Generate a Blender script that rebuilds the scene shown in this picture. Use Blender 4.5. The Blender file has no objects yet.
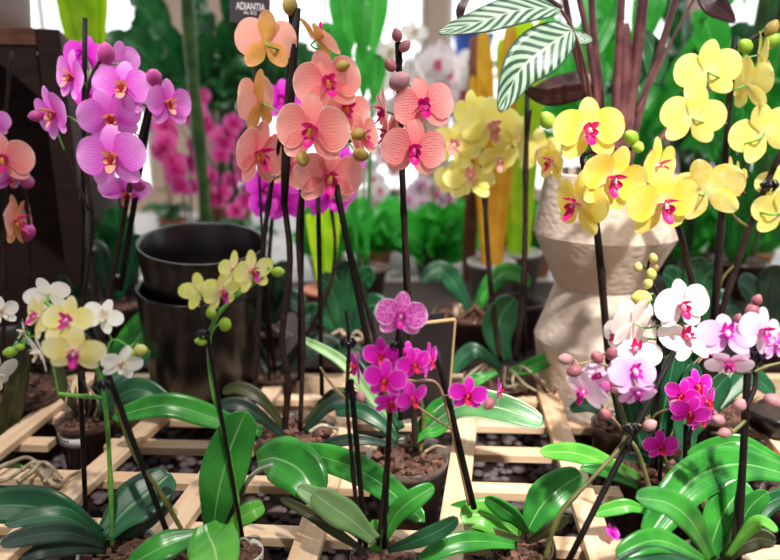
import bpy, bmesh, math, random
from mathutils import Vector as V, Matrix as M
random.seed(7)
S = bpy.context.scene
COL = S.collection
# ------------------------------------------------------------------ camera
F, CX, CY, H = 650.0, 390.0, 280.0, 0.50
PITCH = math.atan(170 / F)
FW, UP, RT = V((0, math.cos(PITCH), -math.sin(PITCH))), V((0, math.sin(PITCH), math.cos(PITCH))), V((1, 0, 0))
EYE = V((0, 0, H))
cd = bpy.data.cameras.new('camera'); cam = bpy.data.objects.new('camera', cd); COL.objects.link(cam)
cam.location = EYE; cam.rotation_euler = (math.pi / 2 - PITCH, 0, 0)
cd.sensor_width = 36; cd.lens = 36 * F / 780; cd.clip_start = 0.02
cd.dof.use_dof = True; cd.dof.focus_distance = 0.79; cd.dof.aperture_fstop = 2.7
S.camera = cam

def ray(px, py): return RT * ((px - CX) / F) - UP * ((py - CY) / F) + FW
def at(px, py, Y): d = ray(px, py); return EYE + d * (Y / d.y)
def gz(px, py, z): d = ray(px, py); return EYE + d * ((z - H) / d.z)
def mpp(p): return (V(p) - EYE).dot(FW) / F          # metres per pixel at p
def proj(p):
    q = V(p) - EYE; t = q.dot(FW)
    return V((CX + F * q.x / t, CY - F * q.dot(UP) / t))

# ------------------------------------------------------------------ materials
def lin(c):
    if isinstance(c, str): c = [int(c[i:i + 2], 16) for i in (0, 2, 4)]
    return tuple(((x / 255) / 12.92 if x / 255 <= .04045 else ((x / 255 + .055) / 1.055) ** 2.4) for x in c) + (1,)

class NT:
    def __init__(s, name):
        s.m = bpy.data.materials.new(name); s.m.use_nodes = True
        s.t = s.m.node_tree; s.t.nodes.clear()
        s.out = s.n('ShaderNodeOutputMaterial')
    def n(s, k, **kw):
        x = s.t.nodes.new(k)
        for a, b in kw.items(): setattr(x, a, b)
        return x
    def set(s, sock, v):
        if hasattr(v, 'is_linked') or isinstance(v, bpy.types.NodeSocket): s.t.links.new(v, sock)
        else: sock.default_value = v
    def math(s, op, a, b=0.0, c=0.0):
        x = s.n('ShaderNodeMath', operation=op); s.set(x.inputs[0], a); s.set(x.inputs[1], b); s.set(x.inputs[2], c)
        return x.outputs[0]
    def mix(s, f, a, b):
        x = s.n('ShaderNodeMix', data_type='RGBA'); s.set(x.inputs[0], f); s.set(x.inputs[6], a); s.set(x.inputs[7], b)
        return x.outputs[2]
    def step(s, v, a, b):
        x = s.n('ShaderNodeMapRange', interpolation_type='SMOOTHSTEP'); s.set(x.inputs[0], v)
        x.inputs[1].default_value = a; x.inputs[2].default_value = b
        return x.outputs[0]
    def uv(s):
        t = s.n('ShaderNodeTexCoord'); q = s.n('ShaderNodeSeparateXYZ'); s.t.links.new(t.outputs['UV'], q.inputs[0])
        return t, q.outputs[0], q.outputs[1]
    def noise(s, vec, scale, detail=3.0):
        x = s.n('ShaderNodeTexNoise'); x.inputs['Scale'].default_value = scale; x.inputs['Detail'].default_value = detail
        if vec is not None: s.t.links.new(vec, x.inputs['Vector'])
        return x.outputs['Fac']
    def ramp(s, f, stops):
        x = s.n('ShaderNodeValToRGB'); s.set(x.inputs[0], f)
        e = x.color_ramp.elements
        while len(e) < len(stops): e.new(.5)
        for i, (p, c) in enumerate(stops): e[i].position = p; e[i].color = lin(c)
        return x.outputs[0]
    def bump(s, h, strength, dist=.002):
        x = s.n('ShaderNodeBump'); s.set(x.inputs['Height'], h)
        x.inputs['Strength'].default_value = strength; x.inputs['Distance'].default_value = dist
        return x.outputs[0]
    def bsdf(s, col, rough=.5, spec=.5, trans=0, alpha=1, nrm=None, metal=0, tcol=None, coat=0):
        b = s.n('ShaderNodeBsdfPrincipled'); s.set(b.inputs['Base Color'], col); s.set(b.inputs['Roughness'], rough)
        b.inputs['Specular IOR Level'].default_value = spec; b.inputs['Metallic'].default_value = metal
        b.inputs['Coat Weight'].default_value = coat; b.inputs['Coat Roughness'].default_value = .2
        s.set(b.inputs['Alpha'], alpha)
        if nrm is not None: s.t.links.new(nrm, b.inputs['Normal'])
        o = b.outputs[0]
        if trans:
            t = s.n('ShaderNodeBsdfTranslucent'); s.set(t.inputs[0], tcol if tcol is not None else col)
            x = s.n('ShaderNodeMixShader'); x.inputs[0].default_value = trans
            s.t.links.new(o, x.inputs[1]); s.t.links.new(t.outputs[0], x.inputs[2]); o = x.outputs[0]
        s.t.links.new(o, s.out.inputs[0]); return s.m

def petal_mat(name, base, mid, tip, vein=None, vs=.4, edge=None, ew=.12, back=None, spots=None, rough=.55, trans=.35, nv=13):
    n = NT(name); t, u, v = n.uv()
    col = n.ramp(u, [(0, base), (.38, mid), (1, tip)])
    if vein:
        w = n.math('SINE', n.math('MULTIPLY', v, math.pi * 2 * nv))
        w = n.math('MULTIPLY', n.step(w, .25, 1.0), n.math('MULTIPLY', n.step(u, 1.0, .5), vs * .6))
        nz = n.noise(t.outputs['UV'], 14)
        col = n.mix(n.math('MULTIPLY', w, n.step(nz, .3, .6)), col, lin(vein))
    if spots:
        x = n.n('ShaderNodeTexVoronoi'); n.t.links.new(t.outputs['UV'], x.inputs['Vector']); x.inputs['Scale'].default_value = 13
        col = n.mix(n.step(x.outputs['Distance'], .52, .36), col, lin(spots))
    if edge:
        e = n.math('MAXIMUM', n.math('ABSOLUTE', n.math('MULTIPLY_ADD', v, 2.0, -1.0)), u)
        col = n.mix(n.step(e, 1 - ew * 1.6, 1 - ew * .3), col, lin(edge))
    if back:
        g = n.n('ShaderNodeNewGeometry')
        bc = n.mix(n.step(n.noise(t.outputs['UV'], 5), .35, .7), lin(back), col)
        col = n.mix(n.math('MULTIPLY', g.outputs['Backfacing'], .75), col, bc)
    b = n.bump(n.math('SINE', n.math('MULTIPLY', v, 70.0)), .08, .0006)
    return n.bsdf(col, rough, .25, trans, nrm=b)

def leaf_mat(name, c1, c2, rib, rough=.27, trans=.18, stripe=None, edge=None, tcol=None, spec=.5):
    n = NT(name); t, u, v = n.uv()
    nz = n.noise(t.outputs['Object'], 22, 4)
    col = n.mix(n.step(nz, .3, .72), lin(c1), lin(c2))
    a = n.math('ABSOLUTE', n.math('MULTIPLY_ADD', v, 2.0, -1.0))
    fine = n.math('SINE', n.math('MULTIPLY', v, 75.0))
    col = n.mix(n.math('MULTIPLY', n.step(fine, .2, 1), .045), col, lin(rib))
    if stripe:
        k = n.math('SINE', n.math('MULTIPLY', n.math('SUBTRACT', u, n.math('MULTIPLY', a, .22)), stripe[1]))
        k = n.math('MULTIPLY', n.step(k, stripe[2], stripe[2] + .35), n.step(a, 1.0, .88))
        col = n.mix(k, col, lin(stripe[0]))
    col = n.mix(n.math('MULTIPLY', n.step(a, .07, .02), .55), col, lin(rib))
    if edge: col = n.mix(n.step(a, .86, .97), col, lin(edge))
    h = n.math('MULTIPLY_ADD', fine, .10, n.math('MULTIPLY', n.step(a, 0, .12), 2.0))
    return n.bsdf(col, rough, spec, trans, nrm=n.bump(h, .25, .0008), tcol=lin(tcol) if tcol else None)

def plain(name, c, rough=.5, c2=None, sc=20, spec=.5, bump=0, trans=0, alpha=1, metal=0, coat=0, dist=.002):
    n = NT(name); t = n.n('ShaderNodeTexCoord')
    nz = n.noise(t.outputs['Object'], sc, 5)
    col = n.mix(n.step(nz, .3, .7), lin(c), lin(c2)) if c2 else lin(c)
    return n.bsdf(col, rough, spec, trans, alpha, n.bump(nz, bump, dist) if bump else None, metal, coat=coat)

def wood_mat(name, a, b, dark, sc=(6, 70, 70), rough=.6, bump=.25):
    n = NT(name); t = n.n('ShaderNodeTexCoord'); mp = n.n('ShaderNodeMapping')
    oi = n.n('ShaderNodeObjectInfo'); add = n.n('ShaderNodeVectorMath', operation='ADD')
    n.t.links.new(t.outputs['Object'], add.inputs[0]); n.t.links.new(oi.outputs['Random'], add.inputs[1])
    mp.inputs['Scale'].default_value = sc
    n.t.links.new(add.outputs[0], mp.inputs[0])
    g = n.noise(mp.outputs[0], 1.0, 6); k = n.noise(t.outputs['Object'], 9, 2)
    col = n.mix(n.step(g, .3, .7), lin(a), lin(b))
    col = n.mix(n.math('MULTIPLY', n.step(k, .58, .75), .5), col, lin(dark))
    col = n.mix(n.math('MULTIPLY', oi.outputs['Random'], .25), col, lin(b))
    return n.bsdf(col, rough, .3, nrm=n.bump(g, bump, .002))

MT = {}
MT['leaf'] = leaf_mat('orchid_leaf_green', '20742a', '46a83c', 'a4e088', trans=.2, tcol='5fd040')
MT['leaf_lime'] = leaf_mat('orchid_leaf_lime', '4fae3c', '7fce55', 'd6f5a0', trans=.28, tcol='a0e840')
MT['leaf_deep'] = leaf_mat('orchid_leaf_deep', '12402a', '215f38', '5c9a68', rough=.36, trans=.08)  # on the front left plant, shade is partly put into this dark green
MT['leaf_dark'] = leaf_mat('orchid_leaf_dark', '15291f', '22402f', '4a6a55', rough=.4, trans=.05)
MT['leaf_sage'] = leaf_mat('orchid_leaf_sage', '6f9a5c', '8fb878', 'd2e8b8', rough=.4, trans=.15)
MT['leaf_olive'] = leaf_mat('orchid_leaf_olive', '2b2f16', '40451f', '5c6032', rough=.45, trans=.06)
MT['leaf_pale'] = leaf_mat('variegated_leaf', '3f7d45', '6ca868', 'e8f2d8', rough=.22, trans=.15, edge='dfeccb')
MT['calathea'] = leaf_mat('calathea_leaf', '93b295', 'bcd2ba', 'd8e6d2', rough=.4, trans=.12, stripe=('2a5040', 60, -.1), edge='2f5a44')
MT['calathea_dark'] = leaf_mat('calathea_underside', '3a2026', '4f2a2c', '6a4a40', rough=.4, trans=.05)
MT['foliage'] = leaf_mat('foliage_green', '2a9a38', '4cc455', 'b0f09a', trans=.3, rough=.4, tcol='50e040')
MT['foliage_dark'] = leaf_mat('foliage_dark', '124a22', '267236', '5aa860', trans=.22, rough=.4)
MT['foliage_lime'] = leaf_mat('foliage_lime', '8ac820', 'c8e838', 'f0ff80', trans=.45, rough=.4, tcol='e0ff20')
MT['foliage_gold'] = leaf_mat('foliage_gold', 'c89020', 'e8b840', 'f4e080', trans=.35, rough=.4, tcol='ffc030')
MT['spike_dark'] = plain('spike_dark', '1e1315', .6, '33231e', 60, spec=.2)
MT['spike_olive'] = plain('spike_olive', '4a4a26', .45, '6a6a35', 60)
MT['spike_green'] = plain('spike_green', '3f8a34', .4, '78b848', 50)
MT['spike_tan'] = plain('pedicel_tan', 'a88a6a', .5, '8a6a50', 50)
MT['stake'] = plain('stake_black', '0e0a0b', .6, '1a1313', 40, spec=.2)
MT['clip'] = plain('clip_plastic', '0c0a14', .25)
MT['root'] = plain('aerial_root', 'b8a890', .7, '7e7058', 60, bump=.3)
MT['root_white'] = plain('aerial_root_pale', 'd8d4c4', .6, 'a8a890', 60, bump=.3)
MT['bark'] = plain('bark', '452d26', .85, '80594a', 90, bump=.5)
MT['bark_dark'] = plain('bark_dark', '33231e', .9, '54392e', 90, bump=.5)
MT['soil'] = plain('soil', '241a16', .95, '3c2c24', 60, bump=.6)
MT['pebble'] = plain('pebble', '4a3f40', .8, '75686a', 14, bump=.3)
MT['pine'] = wood_mat('pine_batten', 'd8ae86', 'ecd0b0', 'b4845c')
MT['crate_wood'] = wood_mat('dark_stained_wood', '1e1210', '32201b', '120a09', bump=.6)
MT['crate_edge'] = wood_mat('worn_wood_edge', '5a382c', '7e5644', '36201a', bump=.7)
MT['post_wood'] = wood_mat('brown_post', '7a4630', '9a6044', '54301f')
MT['black_glaze'] = plain('black_glaze', '0c090d', .28, '151015', 8, spec=.5, bump=.15, dist=.004)
MT['ceramic_in'] = plain('black_glaze_inside', '110e16', .35)
MT['white_pot'] = plain('white_pot', 'dcd8d2', .4)
MT['grey_pot'] = plain('grey_pot', '8a8684', .45, 'a09c98')
MT['terracotta'] = plain('terracotta', 'a86a52', .8, 'c08068')
MT['navy'] = plain('navy_plastic', '141d45', .5, '1c2858')
MT['blue'] = plain('blue_plastic', '2a60d8', .4, '3a70e8')
MT['slate'] = plain('sign_black', '17141a', .5, '201a22')
MT['sign_plum'] = plain('sign_plum', '30252e', .5)
MT['gold'] = plain('sign_edge_gold', 'c8a878', .5)
MT['ink'] = plain('white_lettering', 'f0ecec', .6)
MT['ink_black'] = plain('black_print', '1c1818', .6)
MT['label'] = plain('paper_label', 'eeeae4', .6)
MT['stalk'] = plain('maroon_stalk', '4f2530', .5, '7a4a4c', 30)
MT['cane'] = plain('green_cane', '24451c', .5, '4a6a2c', 20)
MT['bud_green'] = plain('bud_green', '78a82c', .45, 'b0d44c', 40, trans=.2)
MT['bud_cream'] = plain('bud_cream', 'e0d890', .45, 'c8c860', 40, trans=.2)
MT['bud_pink'] = plain('bud_pink', 'dca8ac', .5, 'b48088', 40, trans=.2)
MT['bud_rose'] = plain('bud_rose', 'c07c86', .5, '9a5662', 40, trans=.2)
MT['bud_olive'] = plain('bud_olive', '9a8440', .5, 'b8a050', 40, trans=.2)
MT['bud_violet'] = plain('bud_violet', 'd060a8', .5, 'b83a90', 40, trans=.2)
def clear_mat(name, c, a, rough=.2):
    n = NT(name); t = n.n('ShaderNodeTexCoord'); nz = n.noise(t.outputs['Object'], 30, 3)
    f = n.n('ShaderNodeLayerWeight'); f.inputs[0].default_value = .35
    al = n.math('MULTIPLY_ADD', f.outputs['Facing'], .4, n.math('MULTIPLY_ADD', nz, .25, a))
    return n.bsdf(lin(c), rough, .5, alpha=al)
MT['clear'] = clear_mat('clear_plastic_pot', '8a807a', .12)
MT['clear_brown'] = clear_mat('smoky_plastic_pot', '5a443c', .50)
MT['glass'] = clear_mat('greenhouse_glass', 'ffffff', .02, .05)

def carve():
    n = NT('carved_stoneware'); t = n.n('ShaderNodeTexCoord'); mp = n.n('ShaderNodeMapping')
    mp.inputs['Scale'].default_value = (1, 1, 1.6); n.t.links.new(t.outputs['Object'], mp.inputs[0])
    x = n.n('ShaderNodeTexVoronoi', feature='SMOOTH_F1'); x.inputs['Scale'].default_value = 75; n.t.links.new(mp.outputs[0], x.inputs['Vector'])
    nz = n.noise(t.outputs['Object'], 12, 5)
    col = n.mix(n.step(nz, .3, .7), lin('c6b2a4'), lin('dccbbe'))
    h = n.math('MULTIPLY_ADD', nz, .6, x.outputs['Distance'])
    return n.bsdf(col, .75, .25, nrm=n.bump(h, .6, .0025))
MT['carved'] = carve()

# flower kinds: petal material, sepal material, lip, throat
def kind(nm, lip, throat, sep=None, **k):
    MT['p_' + nm] = petal_mat(nm + '_petal', **k)
    q = dict(k)
    if sep: q.update(sep)
    MT['s_' + nm] = petal_mat(nm + '_sepal', **q)
    MT['l_' + nm] = petal_mat(nm + '_lip', throat, lip, lip, vein=throat, vs=.3, trans=.25, rough=.4, nv=4)
    MT['t_' + nm] = plain(nm + '_throat', throat, .5)
kind('peach', 'd81488', 'f4c060', base='f07fa4', mid='fb9a94', tip='ffb8ae', vein='e65c68', vs=.9, back='eebd8c', edge='ffdccb', ew=.05)
kind('peachback', 'd81488', 'f4c060', sep=dict(base='e0b070', mid='dea452', tip='f4b890', vein='c88838', back='e0a850'), base='f8ac94', mid='faa898', tip='ffc0ae', vein='ee8c84', vs=.4, back='f6b49c')
kind('salmon', 'cf1080', 'e060a8', base='ea6c80', mid='f49896', tip='f9b0ac', vein='cc4456', vs=1.4, back='f4aca0')
kind('violet', 'f0a890', 'c8303c', base='d844c0', mid='ee74e6', tip='f8aef6', vein='b030a0', vs=.9, back='e8a0e0')
kind('yellow', 'e4107c', 'ffd8e8', base='fbf4c8', mid='ffe650', tip='fff08e', vein='f6d030', vs=.25, back='fff3b0')
kind('lemon', 'f0a0a0', 'fff0d0', base='f8f4d0', mid='f6ea74', tip='f9f3a4', vein='e4d850', vs=.2, back='f6ec80')
kind('cream', 'd8189c', 'ffe0f0', base='fbf6d8', mid='f4e78a', tip='fbf3c8', vein='e8d870', vs=.2, back='fff8dc')
kind('greenish', 'c02c90', 'e86a40', base='f6e8c8', mid='f0eca6', tip='e6e878', vein='d8d068', vs=.2, back='d8e060')
kind('ivory', 'e8e0d0', 'f0d0c0', base='f4f0d8', mid='fbf7f0', tip='ffffff', vein='e8e4d0', vs=.2, back='fffaf0')
kind('white', 'e2106e', 'ffb0c8', base='f6e4ea', mid='fff6fa', tip='fffafc', vein='f0d0e0', vs=.25, back='fff4e0')
kind('lilac', 'c814a0', 'ffd0f0', base='e04cc8', mid='eda2e6', tip='f3c6f4', vein='d868d0', vs=.55, back='f0d0f4')
kind('blush', 'd01898', 'ffd0e0', base='f0a8d8', mid='f6d6ee', tip='fbeaf6', vein='e8a8d8', vs=.4, back='fbe8f4')
kind('magenta', 'd41850', 'ff9060', base='d010ac', mid='ea1cc8', tip='f43cda', vein='b00890', vs=.35, edge='ff9cec', ew=.09)
kind('speckle', 'd010a0', 'ffd0f0', base='e060c4', mid='e878d2', tip='f090de', spots='b80494', edge='ffd0f4', ew=.08)
kind('bokehpink', 'e01090', 'ff60b0', base='e02898', mid='f450b0', tip='fb8ccc', back='f490d0')
kind('hotviolet', 'c010b0', 'f060c0', base='c818b8', mid='e030d0', tip='f060e0', back='e868d8')

# ------------------------------------------------------------------ mesh helpers
def mesh_obj(name, bm, mat, parent=None, smooth=True, root=None):
    me = bpy.data.meshes.new(name); bm.to_mesh(me); bm.free()
    for m in (mat if isinstance(mat, (list, tuple)) else [mat]): me.materials.append(m)
    if smooth:
        me.polygons.foreach_set('use_smooth', [True] * len(me.polygons))
    o = bpy.data.objects.new(name, me); COL.objects.link(o)
    if parent: attach(o, parent)
    return o
def attach(o, parent):
    o.parent = parent
    if parent.type == 'EMPTY': o.matrix_parent_inverse = M.Translation(-parent.location)   # parts are authored in world space
def thing(name, label, cat, loc=(0, 0, 0), group=None):
    e = bpy.data.objects.new(name, None); COL.objects.link(e); e.location = loc; e.empty_display_size = .02
    tag(e, label, cat, group); return e
def tag(o, label, cat, group=None):
    o['label'] = label; o['category'] = cat
    if group: o['group'] = group
    return o
def structure(o): o['kind'] = 'structure'; return o

def spline(pts, n=8):
    P = [V(p) for p in pts]
    if len(P) == 2: return [P[0].lerp(P[1], i / n) for i in range(n + 1)]
    out = []
    for i in range(len(P) - 1):
        a, b, c, d = P[max(i - 1, 0)], P[i], P[i + 1], P[min(i + 2, len(P) - 1)]
        for k in range(n):
            t = k / n
            out.append(.5 * (2 * b + (c - a) * t + (2 * a - 5 * b + 4 * c - d) * t * t + (3 * b - a - 3 * c + d) * t ** 3))
    out.append(P[-1]); return out

def tube(bm, pts, r0, r1=None, seg=7, mi=0, nodes=0):
    r1 = r0 if r1 is None else r1
    rings = []; n = len(pts)
    up = V((.31, -.83, .42))
    for i, p in enumerate(pts):
        t = (pts[min(i + 1, n - 1)] - pts[max(i - 1, 0)]).normalized()
        a = t.cross(up); a = a.normalized() if a.length > 1e-4 else V((1, 0, 0)); b = t.cross(a)
        r = r0 + (r1 - r0) * i / (n - 1)
        if nodes and i % nodes == nodes // 2: r *= 1.35
        rings.append([bm.verts.new(p + (a * math.cos(2 * math.pi * k / seg) + b * math.sin(2 * math.pi * k / seg)) * r) for k in range(seg)])
    for i in range(n - 1):
        for k in range(seg):
            f = bm.faces.new((rings[i][k], rings[i][(k + 1) % seg], rings[i + 1][(k + 1) % seg], rings[i + 1][k])); f.material_index = mi
    for rg in (rings[0][::-1], rings[-1]):
        f = bm.faces.new(rg); f.material_index = mi

def box(bm, c, s, rot=None, mi=0):
    R = rot or M.Identity(3); c = V(c)
    vs = [bm.verts.new(c + R @ V((x * s[0] / 2, y * s[1] / 2, z * s[2] / 2))) for x in (-1, 1) for y in (-1, 1) for z in (-1, 1)]
    for q in ((0, 1, 3, 2), (4, 6, 7, 5), (0, 4, 5, 1), (2, 3, 7, 6), (0, 2, 6, 4), (1, 5, 7, 3)):
        bm.faces.new([vs[i] for i in q]).material_index = mi
def box_obj(name, c, s, rot, mat, parent, bev=.0015):
    bm = bmesh.new(); box(bm, (0, 0, 0), s)
    if bev: bmesh.ops.bevel(bm, geom=bm.edges[:], offset=bev, segments=2, affect='EDGES', profile=.5)
    o = mesh_obj(name, bm, mat, parent, smooth=False)
    o.matrix_basis = M.Translation(c) @ (rot.to_4x4() if rot else M.Identity(4)); return o

def lathe(bm, prof, c, seg=40, mi=0, facet=0.0, nf=9, tilt=None, ph=0.0):
    c = V(c); rings = []
    for r, z in prof:
        rg = []
        for k in range(seg):
            a = 2 * math.pi * k / seg + ph; rr = r
            if facet:
                h = (a * nf / (2 * math.pi)) % 1 - .5
                rr = r * (1 + facet * (math.cos(math.pi / nf) / math.cos(h * 2 * math.pi / nf) - 1))
            p = V((rr * math.cos(a), rr * math.sin(a), z))
            rg.append(bm.verts.new(c + (tilt @ p if tilt else p)))
        rings.append(rg)
    for i in range(len(rings) - 1):
        for k in range(seg):
            bm.faces.new((rings[i][k], rings[i][(k + 1) % seg], rings[i + 1][(k + 1) % seg], rings[i + 1][k])).material_index = mi
    bm.faces.new(rings[0][::-1]).material_index = mi
    bm.faces.new(rings[-1]).material_index = mi

def blob(bm, c, r, axis=V((0, 0, 1)), ln=1.3, seg=10, point=.35, mi=0):
    axis = axis.normalized(); q = V((0, 0, 1)).rotation_difference(axis).to_matrix(); c = V(c); rings = []
    N = 8
    for i in range(N + 1):
        t = math.pi * i / N; z = -math.cos(t); rr = math.sin(t) * (1 - point * max(0, z) ** 1.5)
        if i in (0, N): rings.append([bm.verts.new(c + q @ V((0, 0, z * r * ln)))])
        else: rings.append([bm.verts.new(c + q @ V((r * rr * math.cos(2 * math.pi * k / seg), r * rr * math.sin(2 * math.pi * k / seg), z * r * ln))) for k in range(seg)])
    for i in range(N):
        a, b = rings[i], rings[i + 1]
        for k in range(seg):
            l = (k + 1) % seg
            if len(a) == 1: f = (a[0], b[l], b[k])
            elif len(b) == 1: f = (a[k], a[l], b[0])
            else: f = (a[k], a[l], b[l], b[k])
            bm.faces.new(f).material_index = mi

def smooth01(a, b, x):
    t = min(1, max(0, (x - a) / (b - a))); return t * t * (3 - 2 * t)

def tepal(bm, L, W, ang, petal, curl, cup, y0, rnd, mi=0, nu=9, nv=7, twist=0):
    uvl = bm.loops.layers.uv.verify(); g = []; rip = rnd.uniform(0, 6)
    for i in range(nu + 1):
        u = math.sin(math.pi / 2 * i / nu)
        if petal: w = W / 2 * (.1 + .9 * smooth01(0, .42, u)) * math.sqrt(max(0, 1 - (max(0, u - .48) / .52) ** 2.3))
        else: w = W / 2 * (.32 + .68 * smooth01(0, .5, u)) * math.sqrt(max(0, 1 - (max(0, u - .42) / .58) ** 2.0))
        w = max(w, W * .012)
        row = []
        for j in range(nv + 1):
            v = 2 * j / nv - 1
            x, z = v * w, u * L
            y = y0 + curl * L * u * u - cup * w * (v * v) + .018 * L * math.sin(rip + 3.2 * v + 4 * u) * u + twist * v * w
            row.append((bm.verts.new((x * math.cos(ang) + z * math.sin(ang), y, -x * math.sin(ang) + z * math.cos(ang))), (u, j / nv)))
        g.append(row)
    for i in range(nu):
        for j in range(nv):
            q = (g[i][j], g[i][j + 1], g[i + 1][j + 1], g[i + 1][j])
            f = bm.faces.new([a[0] for a in q]); f.material_index = mi; f.smooth = True
            for lp, a in zip(f.loops, q): lp[uvl].uv = a[1]

FL = {}
PW = dict(yellow=.50, lemon=.50, cream=.44, greenish=.40, ivory=.42, magenta=.47, violet=.56, lilac=.54, blush=.50, white=.60, hotviolet=.54, speckle=.52)
def flower_meshes(kd, var):
    """unit-wide moth orchid bloom facing -Y: sepals+column, left petal, right petal, lip"""
    key = (kd, var)
    if key in FL: return FL[key]
    r = random.Random(sum(map(ord, kd)) + var * 31)
    res = []
    def fin(nm, bm, mats):
        me = bpy.data.meshes.new(nm); bm.to_mesh(me); bm.free()
        for m in mats: me.materials.append(m)
        res.append(me)
    c = (.06, -.12, .16)[var % 3]; cu = (.10, .22, -.08)[var % 3]
    bm = bmesh.new()
    for a in (r.uniform(-6, 6), 136 + r.uniform(-6, 6), -136 + r.uniform(-6, 6)):
        tepal(bm, .47, .31 if PW.get(kd, .58) > .49 else .27, math.radians(a), False, c + r.uniform(-.12, .12), cu, .03, r)
    blob(bm, (0, -.05, .02), .035, V((0, -1, -.25)), 1.7, 8, .2, 1)
    fin('sepals', bm, [MT['s_' + kd], MT['t_' + kd]])
    for s in (-1, 1):
        bm = bmesh.new()
        tepal(bm, .50, PW.get(kd, .58), math.radians(s * (78 + r.uniform(-6, 6))), True, c * .8 + r.uniform(-.06, .06), cu * .8, 0, r, nu=10, nv=8, twist=.05 * s)
        fin('petal', bm, [MT['p_' + kd]])
    bm = bmesh.new(); big = PW.get(kd, .58) > .53
    for s in (-1, 1):
        tepal(bm, .13, .12, math.radians(s * 34), True, -1.5, -.9, -.03, r, nu=6, nv=4, twist=.5 * s)
        tepal(bm, .10, .10, math.radians(s * 115), True, -.9, .5, -.05, r, nu=5, nv=4)
    tepal(bm, .20, .15, math.radians(180), True, -.75, .5, -.05, r, nu=7, nv=4)
    if big: blob(bm, (0, -.055, -.03), .055, V((0, -.4, -1)), 1.25, 10, .3, 0)
    for s in (-1, 1): blob(bm, (s * .016, -.10, -.015), .014, V((0, -1, .3)), 1.2, 6, .2, 1)
    fin('lip', bm, [MT['l_' + kd], MT['t_' + kd]])
    FL[key] = res; return res

def leaf_mesh(bm, pts, width, hint=(0, -.75, .65), fold=.22, nv=6, kindl='orchid', mi=0, wave=0.0):
    """broad leaf along a 3-D midrib; width in metres"""
    uvl = bm.loops.layers.uv.verify(); N = len(pts) - 1; g = []
    for i, p in enumerate(pts):
        t = i / N
        T = (pts[min(i + 1, N)] - pts[max(i - 1, 0)]).normalized()
        Nn = V(hint); s = T.cross(Nn)
        s = s.normalized() if s.length > 1e-3 else V((1, 0, 0)); nn = s.cross(T).normalized()
        if kindl == 'orchid': w = (.42 + .58 * smooth01(0, .5, t)) * math.sqrt(max(0, 1 - (max(0, t - .5) / .5) ** 2.4))
        elif kindl == 'strap': w = (.6 + .4 * smooth01(0, .4, t)) * (max(0, 1 - (max(0, t - .3) / .7) ** 2.2))
        else: w = math.sin(math.pi * min(1, (t * .96 + .02)) ** .8) ** .85
        w = max(.012, w) * width / 2
        row = []
        for j in range(nv + 1):
            v = 2 * j / nv - 1
            q = p + s * (v * w) + nn * (fold * w * (abs(v) ** 1.4 - .3) + wave * w * math.sin(9 * t + 2 * v) * abs(v))
            row.append((bm.verts.new(q), (t, j / nv)))
        g.append(row)
    for i in range(N):
        for j in range(nv):
            q = (g[i][j], g[i][j + 1], g[i + 1][j + 1], g[i + 1][j])
            f = bm.faces.new([a[0] for a in q]); f.material_index = mi; f.smooth = True
            for lp, a in zip(f.loops, q): lp[uvl].uv = a[1]
def real_width(pts, wpx, hint):
    m = len(pts) // 2; p = pts[m]; T = (pts[m + 1] - pts[m - 1]).normalized(); s = T.cross(V(hint)).normalized()
    a, b = proj(p - s * .01), proj(p + s * .01); t2 = (proj(pts[m + 1]) - proj(pts[m - 1])).normalized()
    d = b - a; perp = abs(d.x * t2.y - d.y * t2.x) / .02
    return wpx / max(perp, .45 / mpp(p))

def solid(o, t=.0014):
    m = o.modifiers.new('thickness', 'SOLIDIFY'); m.thickness = t; m.offset = 0; return o

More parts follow.
